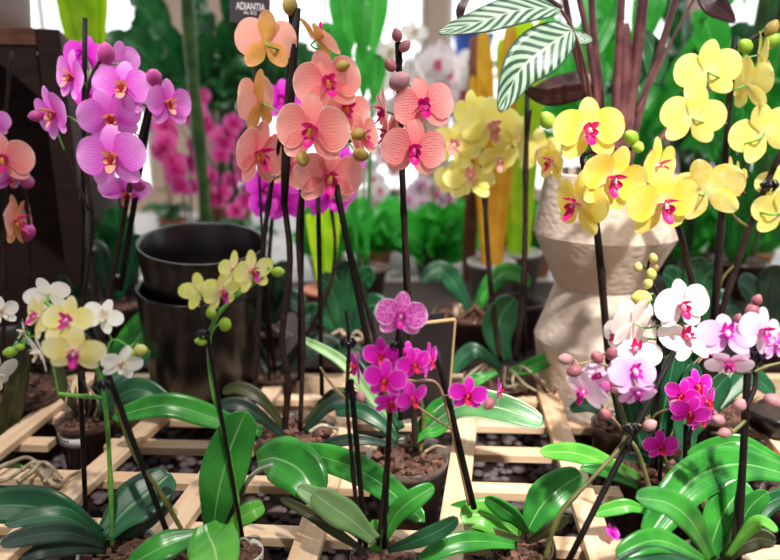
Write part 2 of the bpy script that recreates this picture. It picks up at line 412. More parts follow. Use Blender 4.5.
# ------------------------------------------------------------------ orchid plants
POTS = []
class Orchid:
    def __init__(s, label, base, Y=None, zr=.02, r=.04, pot='clear', bottom=-.10, bark='bark', cat='orchid', group=None, taper=.74):
        s.c = gz(base[0], base[1], zr) if Y is None else at(base[0], base[1], Y)
        s.Y = s.c.y; s.sp = []; s.k = 0
        zr = s.c.z
        s.root = thing('potted_orchid', label, cat, (s.c.x, s.c.y, bottom), group)
        s.rnd = random.Random(int(base[0] * 7 + base[1]))
        if pot:
            if bottom < -.02: POTS.append((s.c.x, s.c.y, r))
            h = zr - bottom; b = r * taper; th = .0022
            bm = bmesh.new()
            lathe(bm, [(b * .9, 0), (b, .004), (r * .97, h * .9), (r * .98, h * .9), (r * 1.02, h * .91), (r * 1.03, h), (r * 1.0, h + .001), (r * .96, h * .9), (b - th, .008), (b * .5, .007)], (s.c.x, s.c.y, bottom), 36)
            mesh_obj('pot', bm, MT[pot], s.root)
            bm = bmesh.new(); rb = r * .93
            lathe(bm, [(b * .9, -h * .93), (rb * .9, -.02), (rb, -.012)], (s.c.x, s.c.y, zr), 20)
            for i in range(70):
                a, q = s.rnd.uniform(0, 6.28), rb * math.sqrt(s.rnd.random()) * .93
                R = M.Rotation(s.rnd.uniform(0, 3), 3, V((s.rnd.random(), s.rnd.random(), s.rnd.random())).normalized())
                z = s.rnd.uniform(.004, .012)
                box(bm, (s.c.x + q * math.cos(a), s.c.y + q * math.sin(a), zr - .012 + z * .5), (s.rnd.uniform(.006, .014), s.rnd.uniform(.005, .01), z), R)
            o = mesh_obj('bark_mix', bm, MT[bark], s.root, smooth=False); o['kind'] = 'stuff'
    def P(s, p): return at(p[0], p[1], s.Y + (p[2] if len(p) > 2 else 0))
    def leaf(s, pts, w, mat='leaf', hint=(0, -.75, .65), fold=.22, kindl='orchid', wave=0, root=True):
        P = spline([s.P(p) for p in pts], 7)
        bm = bmesh.new(); leaf_mesh(bm, P, real_width(P, w, hint), hint, fold, 6, kindl, wave=wave)
        return solid(mesh_obj('leaf', bm, MT[mat], s.root))
    def spike(s, pts, w=4.0, mat='spike_dark', w2=None, name='flower_spike'):
        P = spline([s.P(p) for p in pts], 6); k = mpp(P[0])
        bm = bmesh.new(); tube(bm, P, w * k / 2, (w2 or w * .7) * k / 2, 8, nodes=11 if name == 'flower_spike' else 0)
        o = mesh_obj(name, bm, MT[mat], s.root)
        if name == 'flower_spike': s.sp += P
        return o
    def stake(s, a, b, w=4.0): return s.spike([a, b], w, 'stake', w, 'stake')
    def roots(s, pts, w=5, mat='root'): return s.spike(pts, w, mat, w * .6, 'aerial_root')
    def clip(s, p, w=10):
        c = s.P(p); k = mpp(c) * w / 2; bm = bmesh.new()
        ring = [c + V((k * .8 * math.cos(a), k * .8 * math.sin(a), .0)) for a in [i * math.pi / 5 for i in range(11)]]
        tube(bm, ring, k * .35, seg=6)
        for i in range(5):
            a = -.4 + i * .75
            d = V((math.cos(a) * k, -abs(math.sin(a)) * k, 0))
            tube(bm, spline([c + d * .7 + V((0, 0, k * .7)), c + d * 1.25, c + d * .7 - V((0, 0, k * .8))], 4), k * .26, k * .16, 6)
        mesh_obj('clip', bm, MT['clip'], s.root)
    def pedicel(s, c, mat, w, back=None):
        if not s.sp: return
        t = min(s.sp, key=lambda q: (q - c - V((0, 0, -.012))).length)
        if (t - c).length > .09: t = c + (t - c).normalized() * .09
        mid = (c + t) / 2 + V((0, .006, .006)) if back is None else c + back * .5 + (t - c) * .25
        bm = bmesh.new(); tube(bm, spline([t, mid, c], 5), w * .5 * mpp(c), seg=6); mesh_obj('pedicel', bm, MT[mat], s.root)
    def flower(s, px, py, w, kd, yaw=0, pitch=0, roll=0, dy=0, var=None, ped='spike_green', parts=True):
        c = at(px, py, s.Y + dy - .02); sz = w * mpp(c) * (1.17 if kd in ('cream', 'ivory', 'greenish') else 1)
        s.k += 1; var = s.k % 3 if var is None else var
        me = flower_meshes(kd, var)
        R = M.Rotation(math.radians(yaw), 4, 'Z') @ M.Rotation(math.radians(-pitch), 4, 'X') @ M.Rotation(math.radians(roll), 4, 'Y')
        o = bpy.data.objects.new('flower', me[0]); COL.objects.link(o); attach(o, s.root)
        o.matrix_basis = M.Translation(c) @ R @ M.Scale(sz, 4)
        for nm, m in zip(('petal', 'petal', 'lip'), me[1:]):
            q = bpy.data.objects.new(nm, m); COL.objects.link(q); q.parent = o
        if ped: s.pedicel(c + R.to_3x3() @ V((0, .03 * sz, 0)), ped, 2.0, R.to_3x3() @ V((0, .25 * sz, -.05 * sz)))
        return o
    def bud(s, px, py, r, mat='bud_green', ax=(.3, -.3, 1), dy=0, ped='spike_green'):
        c = at(px, py, s.Y + dy - .01); bm = bmesh.new(); k = mpp(c)
        blob(bm, c, r * k, V(ax), 1.3)
        tag_o = mesh_obj('bud', bm, MT[mat], s.root)
        if ped: s.pedicel(c - V(ax).normalized() * r * k, ped, 1.8)

# ================================================================== FOREGROUND ORCHIDS
# A  cream orchid, front left, leaf colour darkened to stand for shade
A = Orchid('moth orchid with green leaves darkened for shade and cream blooms in the front left corner', (118, 549), zr=.02, r=.042, pot='white_pot')
A.leaf([(104, 536, 0), (125, 512, .02), (150, 492, .04), (171, 474, .06)], 44, 'leaf_deep', (-.2, -.8, .6))
A.leaf([(98, 536, 0), (60, 514, -.01), (20, 505, -.01), (-25, 508, -.02)], 44, 'leaf_deep', (.05, -.75, .65))
A.leaf([(104, 540, 0), (70, 519, -.02), (40, 516, -.03), (5, 525, -.05)], 20, 'leaf_deep', (0, -.6, .8))
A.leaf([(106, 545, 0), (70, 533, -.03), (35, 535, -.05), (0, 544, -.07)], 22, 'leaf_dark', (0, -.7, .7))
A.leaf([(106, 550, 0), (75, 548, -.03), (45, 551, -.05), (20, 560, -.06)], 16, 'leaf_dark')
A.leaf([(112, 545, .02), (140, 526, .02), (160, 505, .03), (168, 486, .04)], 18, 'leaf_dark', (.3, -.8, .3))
A.stake((80, 372, .03), (86, 520, .03), 5)
A.spike([(112, 545), (110, 470), (104, 398), (88, 345), (66, 318), (42, 300)], 4.5, 'spike_green')
A.spike([(104, 398), (82, 396, -.01), (58, 394, -.02)], 4, 'spike_green', 4)
A.spike([(66, 318), (30, 338), (8, 350)], 2.5, 'spike_green')
A.flower(48, 294, 38, 'ivory', 200, 10, 10, .03, 2)
A.flower(38, 317, 40, 'cream', -35, 20, 20, 0, 1)
A.flower(24, 332, 26, 'ivory', -60, 0, 0, .02)
A.flower(40, 352, 38, 'ivory', -50, -10, 15, -.01, 1)
A.flower(58, 330, 30, 'cream', 20, 30, 60, .01, 1)
A.bud(10, 352, 5.5, 'bud_green', (-1, -.2, -.1))
A.bud(20, 347, 3.5, 'bud_green', (-1, -.2, .2))
# B  bright leaves at the front edge, second cream spike
B = Orchid('moth orchid with glossy lime leaves at the front edge and a cream spray, left', (196, 562), zr=.02, r=.03, pot='clear_brown')
B.leaf([(206, 524, 0), (209, 536, -.01), (215, 550, -.03), (220, 580, -.06)], 56, 'leaf_lime', (.1, -.75, .65), .12)
B.leaf([(200, 534, 0), (178, 541, -.01), (158, 549, -.02), (128, 566, -.03)], 28, 'leaf', (-.2, -.7, .7))
B.stake((90, 326, .0), (173, 548, 0), 6)
B.spike([(190, 545), (160, 492), (132, 450), (111, 389), (98, 352), (80, 330)], 4.5, 'spike_olive')
B.spike([(104, 372), (112, 340), (136, 352)], 2.5, 'spike_green')
B.clip((103, 384, -.01), 13)
B.flower(68, 322, 48, 'cream', -5, 35, 0, 0, 1)
B.flower(74, 352, 52, 'cream', 15, -10, 8, -.03, 0)
B.flower(103, 316, 34, 'ivory', 30, 30, 30, .02)
B.flower(121, 363, 36, 'ivory', 30, -10, 20, 0, 1)
B.bud(141, 350, 6, 'bud_cream', (.8, -.3, .1)); B.bud(131, 353, 4.5, 'bud_green', (.6, -.3, -.2)); B.bud(135, 366, 4, 'bud_green', (.8, -.3, -.2)); B.bud(92, 355, 4.5, 'bud_green', (.8, -.5, .1), -.03)
# C  greenish yellow spray in small white pot
C_ = Orchid('moth orchid in small white pot with greenish yellow spray before the black pots', (243, 551), zr=.02, r=.022, pot='white_pot')
C_.leaf([(213, 530, 0), (219, 490, .0), (230, 450, .01), (246, 411, .02)], 46, 'leaf', (.25, -.95, .2), .25)
C_.leaf([(257, 462, .09), (275, 458, .07), (300, 470, .05), (318, 497, .03)], 52, 'leaf', (.1, -.8, .6), .16)
C_.leaf([(226, 532, .01), (240, 519, .01), (252, 511, .01), (264, 506, .02)], 20, 'leaf_lime', (0, -.8, .6))
C_.leaf([(221, 535, .03), (228, 515, .03), (235, 500, .03), (241, 478, .04)], 14, 'leaf_olive', (.5, -.8, .2))
C_.spike([(238, 545), (236, 490), (222, 425), (212, 385), (209, 345), (216, 318), (236, 296), (262, 278)], 4.5, 'spike_green')
C_.stake((201, 300, -.01), (243, 540, 0), 4.5)
C_.roots([(240, 498, .05), (246, 484, .04), (256, 472, .02), (272, 465, .0)], 6, 'root_white')
C_.roots([(236, 545, 0), (244, 538, -.01), (252, 545, -.01)], 3, 'root_white')
C_.clip((204, 333, -.01), 11)
C_.flower(200, 291, 36, 'greenish', 195, 0, 8, .01, 0)
C_.flower(221, 292, 40, 'greenish', 55, -15, -12, 0, 1)
C_.flower(233, 271, 38, 'greenish', 60, 5, 10, .03, 1)
C_.flower(252, 272, 42, 'greenish', 48, 0, -8, .01, 1)
C_.bud(278, 272, 5.5, 'bud_green', (1, -.2, .1)); C_.bud(211, 313, 5.5, 'bud_green', (-.1, -.3, 1)); C_.bud(225, 324, 6.5, 'bud_green', (.2, -.4, 1)); C_.bud(201, 341, 5, 'bud_green', (-1, -.2, .1))
# D  small magenta orchid, front centre
D = Orchid('small magenta orchid with pale sage leaves and dense bloom cluster, front centre', (383, 556), zr=.02, r=.036, pot='clear')
D.leaf([(372, 545, 0), (350, 522, .01), (325, 503, .02), (297, 487, .03)], 24, 'leaf_sage', (-.2, -.8, .6))
D.leaf([(375, 540, -.02), (352, 520, -.02), (332, 506, -.02), (313, 492, -.02)], 32, 'leaf_sage', (-.35, -.8, .5), .15)
D.leaf([(366, 552, -.01), (340, 535, 0), (310, 514, .01), (280, 498, .03)], 12, 'leaf_olive', (-.5, -.5, .7))
D.leaf([(384, 540, 0), (396, 515, 0), (412, 500, .0), (434, 486, .01)], 22, 'leaf', (.3, -.8, .5))
D.leaf([(388, 550, 0), (415, 541, -.02), (440, 530, -.02), (458, 518, -.02)], 18, 'leaf_deep', (.1, -.8, .5))
D.leaf([(378, 552, .01), (374, 535, .01), (378, 520, .02)], 16, 'leaf_lime')
D.leaf([(264, 452, .14), (315, 455, .11), (370, 476, .08), (425, 522, .03)], 30, 'leaf', (.1, -.8, .6))
D.stake((351, 380, 0), (366, 548, 0), 6); D.stake((390, 408, 0), (384, 548, 0), 6)
D.stake((437, 352, .03), (474, 508, .03), 7)
D.spike([(360, 545), (352, 460), (347, 400), (349, 345), (346, 310)], 4.5)
D.spike([(347, 400), (332, 385), (320, 367)], 3, 'spike_tan', 2)
D.spike([(378, 545), (387, 460), (392, 395), (398, 330), (402, 318)], 4.5)
D.spike([(469, 505, .03), (452, 430, .03), (438, 385, .02), (415, 381, .01), (395, 378)], 3.5, 'spike_tan', 2)
D.spike([(452, 430, .03), (425, 412, .01), (405, 396, 0)], 2.5, 'spike_tan', 2)
D.stake((401, 330, -.03), (400, 420, -.03), 5)
D.clip((348, 342, 0), 13); D.clip((397, 345, -.02), 12)
D.flower(401, 316, 54, 'speckle', 0, 5, 4, 0, 0)
for a in ((357, 367, 34, -75, 0, 10, .01, 1), (382, 356, 36, -12, 5, -8, .01, 0), (407, 356, 28, 10, 20, 10, .03, 0), (414, 364, 34, 22, 0, -12, -.01, 0), (428, 360, 34, 62, 0, 0, .01, 1),
          (385, 380, 40, -6, 4, 4, -.03, 0), (391, 402, 34, 5, -25, 20, -.01, 1), (412, 398, 34, 35, -10, -10, -.02, 0), (398, 384, 30, 10, 0, 40, .02, 0)):
    D.flower(a[0], a[1], a[2] * 1.15, 'magenta', *a[3:], ped=None)
D.flower(468, 395, 41, 'magenta', -2, 0, 5, .01, 0, ped='spike_tan'); D.flower(498, 392, 30, 'magenta', 72, 0, 5, .02, 1, ped=None)
D.bud(489, 404, 5.5, 'bud_rose', (-.5, -.4, -.4), ped=None); D.bud(361, 397, 5, 'bud_pink', (.2, -.3, -1))
D.spike([(448, 397, .02), (470, 404, .02), (489, 404, .01)], 2, 'spike_tan')
# E  bare leafy orchid right of centre
E = Orchid('flowerless orchid with a broad glossy leaf rosette right of centre at the front', (522, 544), zr=.0, r=.036, pot='clear_brown')
E.leaf([(528, 530, 0), (540, 508, .01), (556, 491, .02), (582, 474, .04)], 42, 'leaf', (-.15, -.85, .5), .14)
E.leaf([(528, 533, -.01), (515, 518, -.02), (502, 508, -.02), (486, 497, -.02)], 18, 'leaf', (-.5, -.8, .2), .3)
E.leaf([(520, 536, 0), (500, 522, -.01), (484, 514, -.01), (460, 516, -.01)], 34, 'leaf_lime', (.1, -.8, .6), .15)
E.leaf([(514, 534, .03), (490, 512, .04), (470, 507, .05), (446, 511, .06)], 16, 'leaf')
E.leaf([(515, 545, -.02), (480, 541, -.04), (450, 545, -.05), (418, 562, -.06)], 22, 'leaf', (0, -.7, .7))
E.leaf([(522, 540, -.01), (500, 536, -.02), (482, 532, -.02), (464, 526, -.02)], 14, 'leaf_olive')
E.leaf([(528, 542, -.01), (545, 532, -.02), (556, 525, -.02), (568, 517, -.02)], 14, 'leaf_olive', (0, -.8, .4))
E.spike([(512, 555), (516, 540), (520, 528)], 4, 'spike_olive', 3)
# G  lilac orchid on leaning stake
G = Orchid('pale lilac orchid on a long black stake leaning right', (556, 588), zr=.02, r=.04, pot='clear')
G.stake((674, 352, .10), (568, 562, -.0), 6)
G.spike([(545, 560), (560, 514, .01), (596, 474, .03), (625, 437, .05), (617, 395, .06), (606, 365, .06)], 5, 'spike_olive', 3.5)
G.spike([(617, 395, .06), (628, 375, .06), (632, 362, .06)], 3, 'spike_tan')
G.spike([(606, 365, .06), (590, 362, .06), (572, 366, .06)], 2.5, 'spike_tan')
G.spike([(623, 430, .05), (614, 420, .04), (605, 412, .04)], 2.5, 'spike_tan')
G.clip((630, 428, .04), 15)
G.flower(634, 372, 52, 'lilac', 10, 40, 0, .06, 2, ped=None); G.flower(637, 392, 40, 'lilac', 10, -35, 180, .06, 1, ped=None)
G.flower(584, 392, 50, 'blush', -55, -20, 10, .06, 2, ped=None); G.flower(598, 376, 34, 'blush', -20, 20, 60, .08, 1, ped=None)
for b in ((565, 359, 6, 'bud_pink', (-1, -.3, .2)), (574, 371, 6.5, 'bud_rose', (-1, -.3, -.2)), (597, 357, 6.5, 'bud_rose', (-.4, -.3, .4)), (612, 353, 6, 'bud_rose', (.3, -.3, 1)), (605, 387, 6, 'bud_violet', (.1, -.5, 1)), (616, 386, 7, 'bud_pink', (.3, -.5, .6)), (605, 414, 6, 'bud_rose', (-.5, -.4, .6)), (650, 425, 6, 'bud_pink', (.5, -.4, .6))):
    G.bud(b[0], b[1], b[2], b[3], b[4], .05, 'spike_tan')
# J  right front orchid with lilac sprays
J = Orchid('leafy orchid in the front right corner with straight stake and lilac blooms', (716, 566), zr=.02, r=.045, pot='clear')
J.leaf([(712, 560, 0), (692, 522, -.02), (668, 503, -.03), (636, 498, -.05)], 28, 'leaf', (-.3, -.7, .7), .2)
J.leaf([(708, 558, .02), (718, 525, .03), (730, 503, .04), (748, 483, .05)], 42, 'leaf', (-.3, -.9, .35), .2)
J.leaf([(722, 555, .02), (740, 524, .02), (752, 505, .02), (768, 492, .02)], 24, 'leaf', (-.2, -.9, .35))
J.leaf([(728, 556, -.01), (748, 530, -.02), (762, 522, -.03), (776, 532, -.05)], 16, 'leaf_lime')
J.leaf([(724, 560, 0), (742, 545, 0), (758, 538, 0), (776, 542, -.01)], 24, 'leaf_olive', (.1, -.8, .5))
J.leaf([(706, 562, -.02), (670, 543, -.04), (645, 542, -.05), (616, 556, -.06)], 26, 'leaf', (0, -.7, .7))
J.leaf([(704, 566, -.03), (670, 556, -.05), (640, 556, -.06), (606, 572, -.07)], 18, 'leaf_deep')
J.leaf([(648, 512, .05), (630, 506, .05), (615, 508, .05), (593, 514, .05)], 16, 'leaf_lime', (0, -.7, .7))
J.leaf([(728, 556, .03), (755, 518, .05), (770, 502, .06), (795, 492, .07)], 22, 'leaf_deep', (0, -.8, .5))
J.spike([(733, 560, 0), (740, 490, .02), (745, 430, .03), (748, 405, .03), (756, 380, .04), (748, 345, .05)], 7, 'spike_dark', 4)
J.stake((749, 340, .05), (738, 560, .0), 7)
J.spike([(746, 420, .03), (730, 433, .02), (712, 433, .02)], 4, 'spike_olive', 3); J.spike([(748, 412, .03), (757, 400, .02), (771, 398, .02)], 3.5, 'spike_tan', 3)
J.spike([(733, 432, .02), (724, 422, .02), (714, 412, .02)], 3, 'spike_tan', 2.5)
J.spike([(668, 560, .03), (650, 490, .06), (637, 450, .07), (624, 435, .08)], 5, 'spike_olive', 4)
J.flower(727, 334, 56, 'lilac', -15, 50, 0, .05, 2, ped=None); J.flower(762, 332, 54, 'blush', 15, 10, 20, .05, 2, ped=None); J.flower(729, 362, 46, 'blush', -15, -35, 175, .04, 1, ped=None); J.flower(776, 345, 36, 'lilac', 20, 0, 0, .06, ped=None)
J.spike([(752, 372, .04), (736, 372, .04), (722, 365, .04)], 3.5, 'spike_olive'); J.spike([(754, 372, .04), (768, 366, .04), (785, 362, .04)], 4, 'spike_olive')
J.clip((752, 356, .04), 16)
J.bud(740, 405, 6, 'bud_pink', (.1, -.4, 1), .02, 'spike_tan'); J.bud(773, 401, 7, 'bud_pink', (.8, -.3, -.5), .02, None); J.bud(718, 420, 6, 'bud_pink', (-.8, -.3, .4), .02, None); J.bud(724, 433, 5.5, 'bud_pink', (-1, -.2, -.1), .02, None)
J.bud(752, 312, 7, 'bud_rose', (-.2, -.2, -1), .05, None); J.bud(757, 300, 5, 'bud_rose', (.2, -.2, 1), .05, None); J.bud(738, 318, 4, 'bud_rose', (.2, -.2, 1), .05, None)
# L  arching broad leaf from the right edge
Lr = Orchid('orchid at the right edge with one huge green leaf arching left across the battens', (806, 500), zr=.03, r=.05, pot='clear_brown')
Lr.leaf([(798, 478, .0), (740, 464, -.03), (690, 482, -.06), (645, 540, -.10)], 46, 'leaf', (.05, -.75, .65), .14)
Lr.leaf([(795, 470, .02), (745, 443, .03), (715, 446, .04), (687, 456, .05)], 18, 'leaf', (0, -.75, .65))
Lr.leaf([(800, 480, -.01), (785, 490, -.03), (772, 505, -.05)], 16, 'leaf_deep')
# M  small magenta orchid at right
Mg = Orchid('small magenta orchid at right with low blooms beside the white orchid', (690, 492), zr=.0, r=.036, pot='clear_brown')
Mg.leaf([(684, 480, .02), (664, 472, .04), (640, 462, .05), (618, 462, .06)], 18, 'leaf_deep')
Mg.leaf([(690, 478, .04), (684, 440, .06), (688, 400, .08), (694, 362, .09)], 26, 'leaf_deep', (.2, -.9, .1))
Mg.stake((686, 425, .0), (685, 480, 0), 5); Mg.stake((664, 430, 0), (658, 500, 0), 4)
Mg.spike([(687, 480), (689, 440), (696, 412), (694, 390), (690, 372)], 4, 'spike_dark', 2.5)
Mg.spike([(672, 485), (664, 455), (652, 420), (672, 408, -.01), (690, 405, -.01)], 2.5, 'spike_olive', 2)
for a in ((682, 395, 32, -30, 0, 8, 0, 0), (697, 386, 34, 12, 12, -6, .01, 0), (706, 402, 36, 38, 0, -10, .0, 0), (690, 413, 38, -12, -12, 12, -.03, 0), (701, 418, 30, 10, -20, -20, -.01, 1)):
    Mg.flower(a[0], a[1], a[2] * 1.1, 'magenta', *a[3:], ped=None)
Mg.flower(661, 446, 36, 'magenta', -6, 2, -8, -.04, 0, ped=None)
Mg.bud(676, 405, 5.5, 'bud_pink', (1, -.3, .1), -.02, None); Mg.bud(677, 452, 5, 'bud_rose', (.4, -.4, -.8), -.04, None)
# N  white orchid
N_ = Orchid('white orchid with a crimson centred bloom standing before the beige carved planter', (652, 466), zr=.02, r=.052, pot='clear_brown')
N_.leaf([(640, 478, -.02), (605, 463, -.03), (575, 453, -.03), (540, 452, -.04)], 20, 'leaf_lime', (0, -.7, .7))
N_.leaf([(640, 488, -.04), (615, 476, -.05), (600, 470, -.05), (580, 468, -.05)], 12, 'leaf')
N_.leaf([(656, 455, .03), (662, 420, .05), (668, 390, .06), (676, 352, .07)], 30, 'leaf_deep', (.1, -.95, .1))
N_.leaf([(648, 455, .03), (634, 425, .05), (628, 400, .06), (622, 375, .07)], 26, 'leaf_deep', (-.1, -.95, .1))
N_.leaf([(662, 458, .03), (690, 425, .06), (712, 395, .08), (728, 375, .09)], 26, 'leaf_deep', (.2, -.95, .1))
N_.stake((661, 298, 0), (655, 470, 0), 6)
N_.spike([(652, 468), (657, 400), (661, 340), (659, 300), (648, 272), (652, 254)], 4.5, 'spike_dark', 2)
N_.clip((656, 318, -.01), 9)
N_.flower(682, 306, 58, 'white', 4, 6, -6, -.02, 0); N_.flower(686, 338, 56, 'white', 15, 62, 0, -.01, 2); N_.flower(632, 322, 62, 'white', -150, 10, -10, .0, 0); N_.flower(636, 350, 50, 'white', -25, 60, 10, -.01, 2)
N_.flower(704, 354, 30, 'cream', 60, -30, 20, .0, 1); N_.flower(616, 335, 36, 'white', -60, 10, 0, .02, 2)
for b in ((638, 267, 4.5, 'bud_cream'), (651, 274, 5.5, 'bud_cream'), (648, 283, 5, 'bud_cream'), (653, 258, 4.5, 'bud_cream'), (656, 268, 3, 'bud_olive')): N_.bud(b[0], b[1], b[2], b[3], (random.uniform(-.4, .4), -.3, 1))
N_.bud(641, 298, 8.5, 'bud_cream', (-1, -.2, .1))
# O  big yellow orchid
Oy = Orchid('yellow orchid with magenta lips, the big spray hanging above the beige carved planter', (622, 424), zr=.03, r=.045, pot='clear_brown')
Oy.stake((596, 225, 0), (609, 372, .0), 6)
Oy.spike([(621, 425), (612, 380), (606, 320), (600, 250), (592, 190), (582, 158), (602, 150), (628, 150), (634, 142)], 6.5, 'spike_dark', 3)
Oy.spike([(592, 190), (625, 195), (660, 190), (700, 195)], 3, 'spike_olive', 2)
Oy.leaf([(618, 425), (600, 410, .03), (585, 405, .05), (570, 410, .06)], 14, 'leaf_deep')
Oy.leaf([(624, 425), (645, 405, .03), (650, 390, .05), (655, 372, .06)], 20, 'leaf_deep', (.1, -.9, .1))
Oy.flower(589, 131, 72, 'yellow', -2, 4, 0, -.02, 0); Oy.flower(612, 180, 74, 'yellow', 10, -8, 14, -.05, 1); Oy.flower(577, 205, 74, 'yellow', -62, -4, 6, -.03, 2)
Oy.flower(657, 168, 66, 'yellow', 42, 4, -8, .0, 1); Oy.flower(663, 205, 78, 'yellow', 12, -8, -4, -.04, 0); Oy.flower(707, 190, 72, 'yellow', 150, 8, 20, .02, 0); Oy.flower(552, 162, 46, 'yellow', -70, -6, 0, .03, 1, ped=None); Oy.flower(734, 182, 54, 'yellow', 78, 0, 10, .04, 2, ped=None)
Oy.bud(547, 120, 8, 'bud_green', (-.5, -.4, .6), .01, None); Oy.bud(631, 137, 7, 'bud_green', (-.7, -.4, .5)); Oy.bud(638, 147, 6, 'bud_green', (.2, -.6, -.3))
# P  peach orchid, left of centre
P_ = Orchid('tall peach orchid left of centre with ochre backed blooms at the top of its stakes', (298, 428), zr=.02, r=.062, pot='clear')
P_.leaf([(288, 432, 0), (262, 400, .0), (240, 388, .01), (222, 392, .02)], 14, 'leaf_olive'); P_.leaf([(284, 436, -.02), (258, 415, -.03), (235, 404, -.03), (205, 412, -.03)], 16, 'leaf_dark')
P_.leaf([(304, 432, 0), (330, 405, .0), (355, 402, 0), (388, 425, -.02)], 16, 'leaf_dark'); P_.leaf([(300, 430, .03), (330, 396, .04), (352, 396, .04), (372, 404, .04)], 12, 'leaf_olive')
P_.leaf([(262, 432, -.04), (215, 418, -.05), (165, 405, -.06), (112, 418, -.07)], 26, 'leaf', (0, -.75, .65))
P_.stake((297, 8, -.01), (284, 205, -.01), 8)
P_.spike([(284, 436), (288, 380), (282, 340), (290, 260), (284, 190), (288, 90), (292, 40), (290, 10)], 7, 'spike_dark', 4.5)
P_.spike([(300, 430), (303, 330), (298, 230), (308, 180), (345, 145), (358, 138)], 5, 'spike_dark', 3)
P_.spike([(252, 430, .03), (257, 350, .03), (262, 260, .03), (272, 180, .02), (282, 130, 0)], 5, 'spike_dark', 4)
P_.stake((302, 170, .01), (300, 380, .01), 6); P_.stake((318, 190, .03), (322, 395, .03), 5)
P_.stake((336, 185, -.03), (372, 365, -.0), 7); P_.spike([(382, 400), (378, 350), (350, 250), (340, 210), (332, 180)], 5, 'spike_dark', 4)
P_.spike([(292, 66), (312, 62), (318, 48)], 3, 'spike_olive', 2)
P_.flower(266, 42, 64, 'peachback', 176, 6, -4, .01, 0); P_.flower(318, 38, 56, 'peachback', 115, 40, 160, .02, 1)
P_.flower(328, 83, 70, 'peach', 16, 0, -10, .01, 0); P_.flower(260, 103, 70, 'peachback', -110, 6, 8, .01, 1); P_.flower(312, 131, 78, 'peach', -10, -4, 6, -.04, 0)
P_.flower(258, 155, 74, 'peach', 58, -5, 10, .0, 1); P_.flower(362, 138, 52, 'peach', 60, 10, -10, .02, 1); P_.flower(329, 177, 72, 'peach', 18, -12, 8, -.01, 0); P_.flower(288, 168, 50, 'peach', -10, 10, 10, .05, 2)
P_.flower(345, 110, 56, 'peach', 40, 10, 20, .05, 1)
P_.bud(290, 5, 8, 'bud_olive', (0, -.3, 1)); P_.bud(343, 66, 6, 'bud_olive', (.8, -.3, .2)); P_.bud(359, 134, 6.5, 'bud_olive', (.8, -.4, .2), -.02); P_.bud(361, 155, 7, 'bud_olive', (.8, -.4, -.2), -.02); P_.bud(303, 159, 7, 'bud_olive', (.1, -.6, -.6), -.05)
P_.roots([(310, 432, -.03), (322, 425, -.03), (338, 430, -.02)], 4, 'root_white')
# Q  salmon orchid, centre
Q = Orchid('salmon pink orchid with rosy buds in the clear bark filled pot at centre', (407, 455), zr=.02, r=.058, pot='clear')
Q.leaf([(424, 430, .02), (462, 405, .0), (500, 408, -.02), (544, 424, -.04)], 30, 'leaf_pale', (0, -.7, .7), .12); Q.leaf([(412, 438, .02), (432, 412, .02), (448, 403, .02), (470, 398, .02)], 16, 'leaf', (0, -.8, .6))
Q.leaf([(412, 445, .0), (425, 434, .0), (436, 432, 0), (450, 424, 0)], 10, 'leaf', (0, -.7, .7)); Q.leaf([(398, 440, 0), (378, 420, .01), (358, 410, .02), (335, 412, .03)], 18, 'leaf_deep')
Q.leaf([(396, 446, -.02), (365, 440, -.03), (340, 441, -.03), (315, 449, -.03)], 12, 'leaf_dark'); Q.leaf([(394, 432, .04), (370, 395, .06), (340, 360, .08), (296, 336, .10)], 12, 'leaf_sage', (0, -.8, .5)); Q.leaf([(400, 430, .06), (370, 375, .10), (352, 355, .12), (330, 352, .14)], 26, 'leaf_deep')
Q.stake((398, 42, 0), (407, 310, .02), 7); Q.spike([(416, 450), (412, 380, .01), (408, 280, .01), (402, 180), (400, 80), (400, 52), (397, 38)], 7, 'spike_dark', 3)
Q.spike([(420, 452, 0), (424, 425, .01), (420, 395, .02)], 5, 'spike_olive', 4)
Q.flower(424, 106, 62, 'salmon', 2, 4, -12, -.01, 0); Q.flower(414, 150, 66, 'salmon', 6, -6, 4, -.03, 0); Q.flower(385, 112, 54, 'salmon', -80, -5, 0, .02, 1); Q.flower(388, 135, 50, 'salmon', -68, 5, 0, .03, 2)
Q.bud(400, 81, 9.5, 'bud_pink', (.8, -.5, .4), -.02); Q.bud(390, 65, 6, 'bud_rose', (-.5, -.4, .6)); Q.bud(397, 35, 5.5, 'bud_rose', (-.3, -.3, 1)); Q.bud(405, 46, 5.5, 'bud_rose', (.5, -.3, .5)); Q.bud(416, 84, 4, 'bud_pink', (.6, -.4, .6))
Q.roots([(425, 452, -.03), (436, 446, -.03), (446, 448, -.02)], 3.5, 'root')
# R  orchid in labelled pot (left), tall violet spikes
R_ = Orchid('tall violet orchid at left in a smoky pot with a white printed label', (86, 418), zr=.025, r=.044, pot='clear_brown')
R_.leaf([(90, 418, 0), (110, 385, .03), (128, 368, .05), (150, 350, .06)], 20, 'leaf_deep', (-.2, -.9, .2)); R_.leaf([(92, 420, .03), (118, 372, .10), (140, 335, .14), (165, 310, .15)], 34, 'leaf', (-.3, -.8, .4), .1)
R_.leaf([(94, 422, 0), (120, 395, -.0), (145, 390, -.0), (175, 410, -.01)], 22, 'leaf_deep'); R_.leaf([(84, 418, 0), (66, 395, 0), (58, 370, .01), (56, 345, .02)], 14, 'leaf_olive', (.3, -.9, 0))
for i in range(6): R_.roots([(70 + i * 6, 418, -.02 + .01 * (i % 3)), (66 + i * 7 + (i * 37) % 9, 402, -.03), (72 + i * 5 - (i * 23) % 11, 380 + 7 * (i % 3), -.01)], 2.8, ('root', 'bark_dark')[i % 2])
R_.stake((85, 18, .02), (82, 300, .02), 5); R_.stake((155, 78, .02), (120, 290, .02), 6)
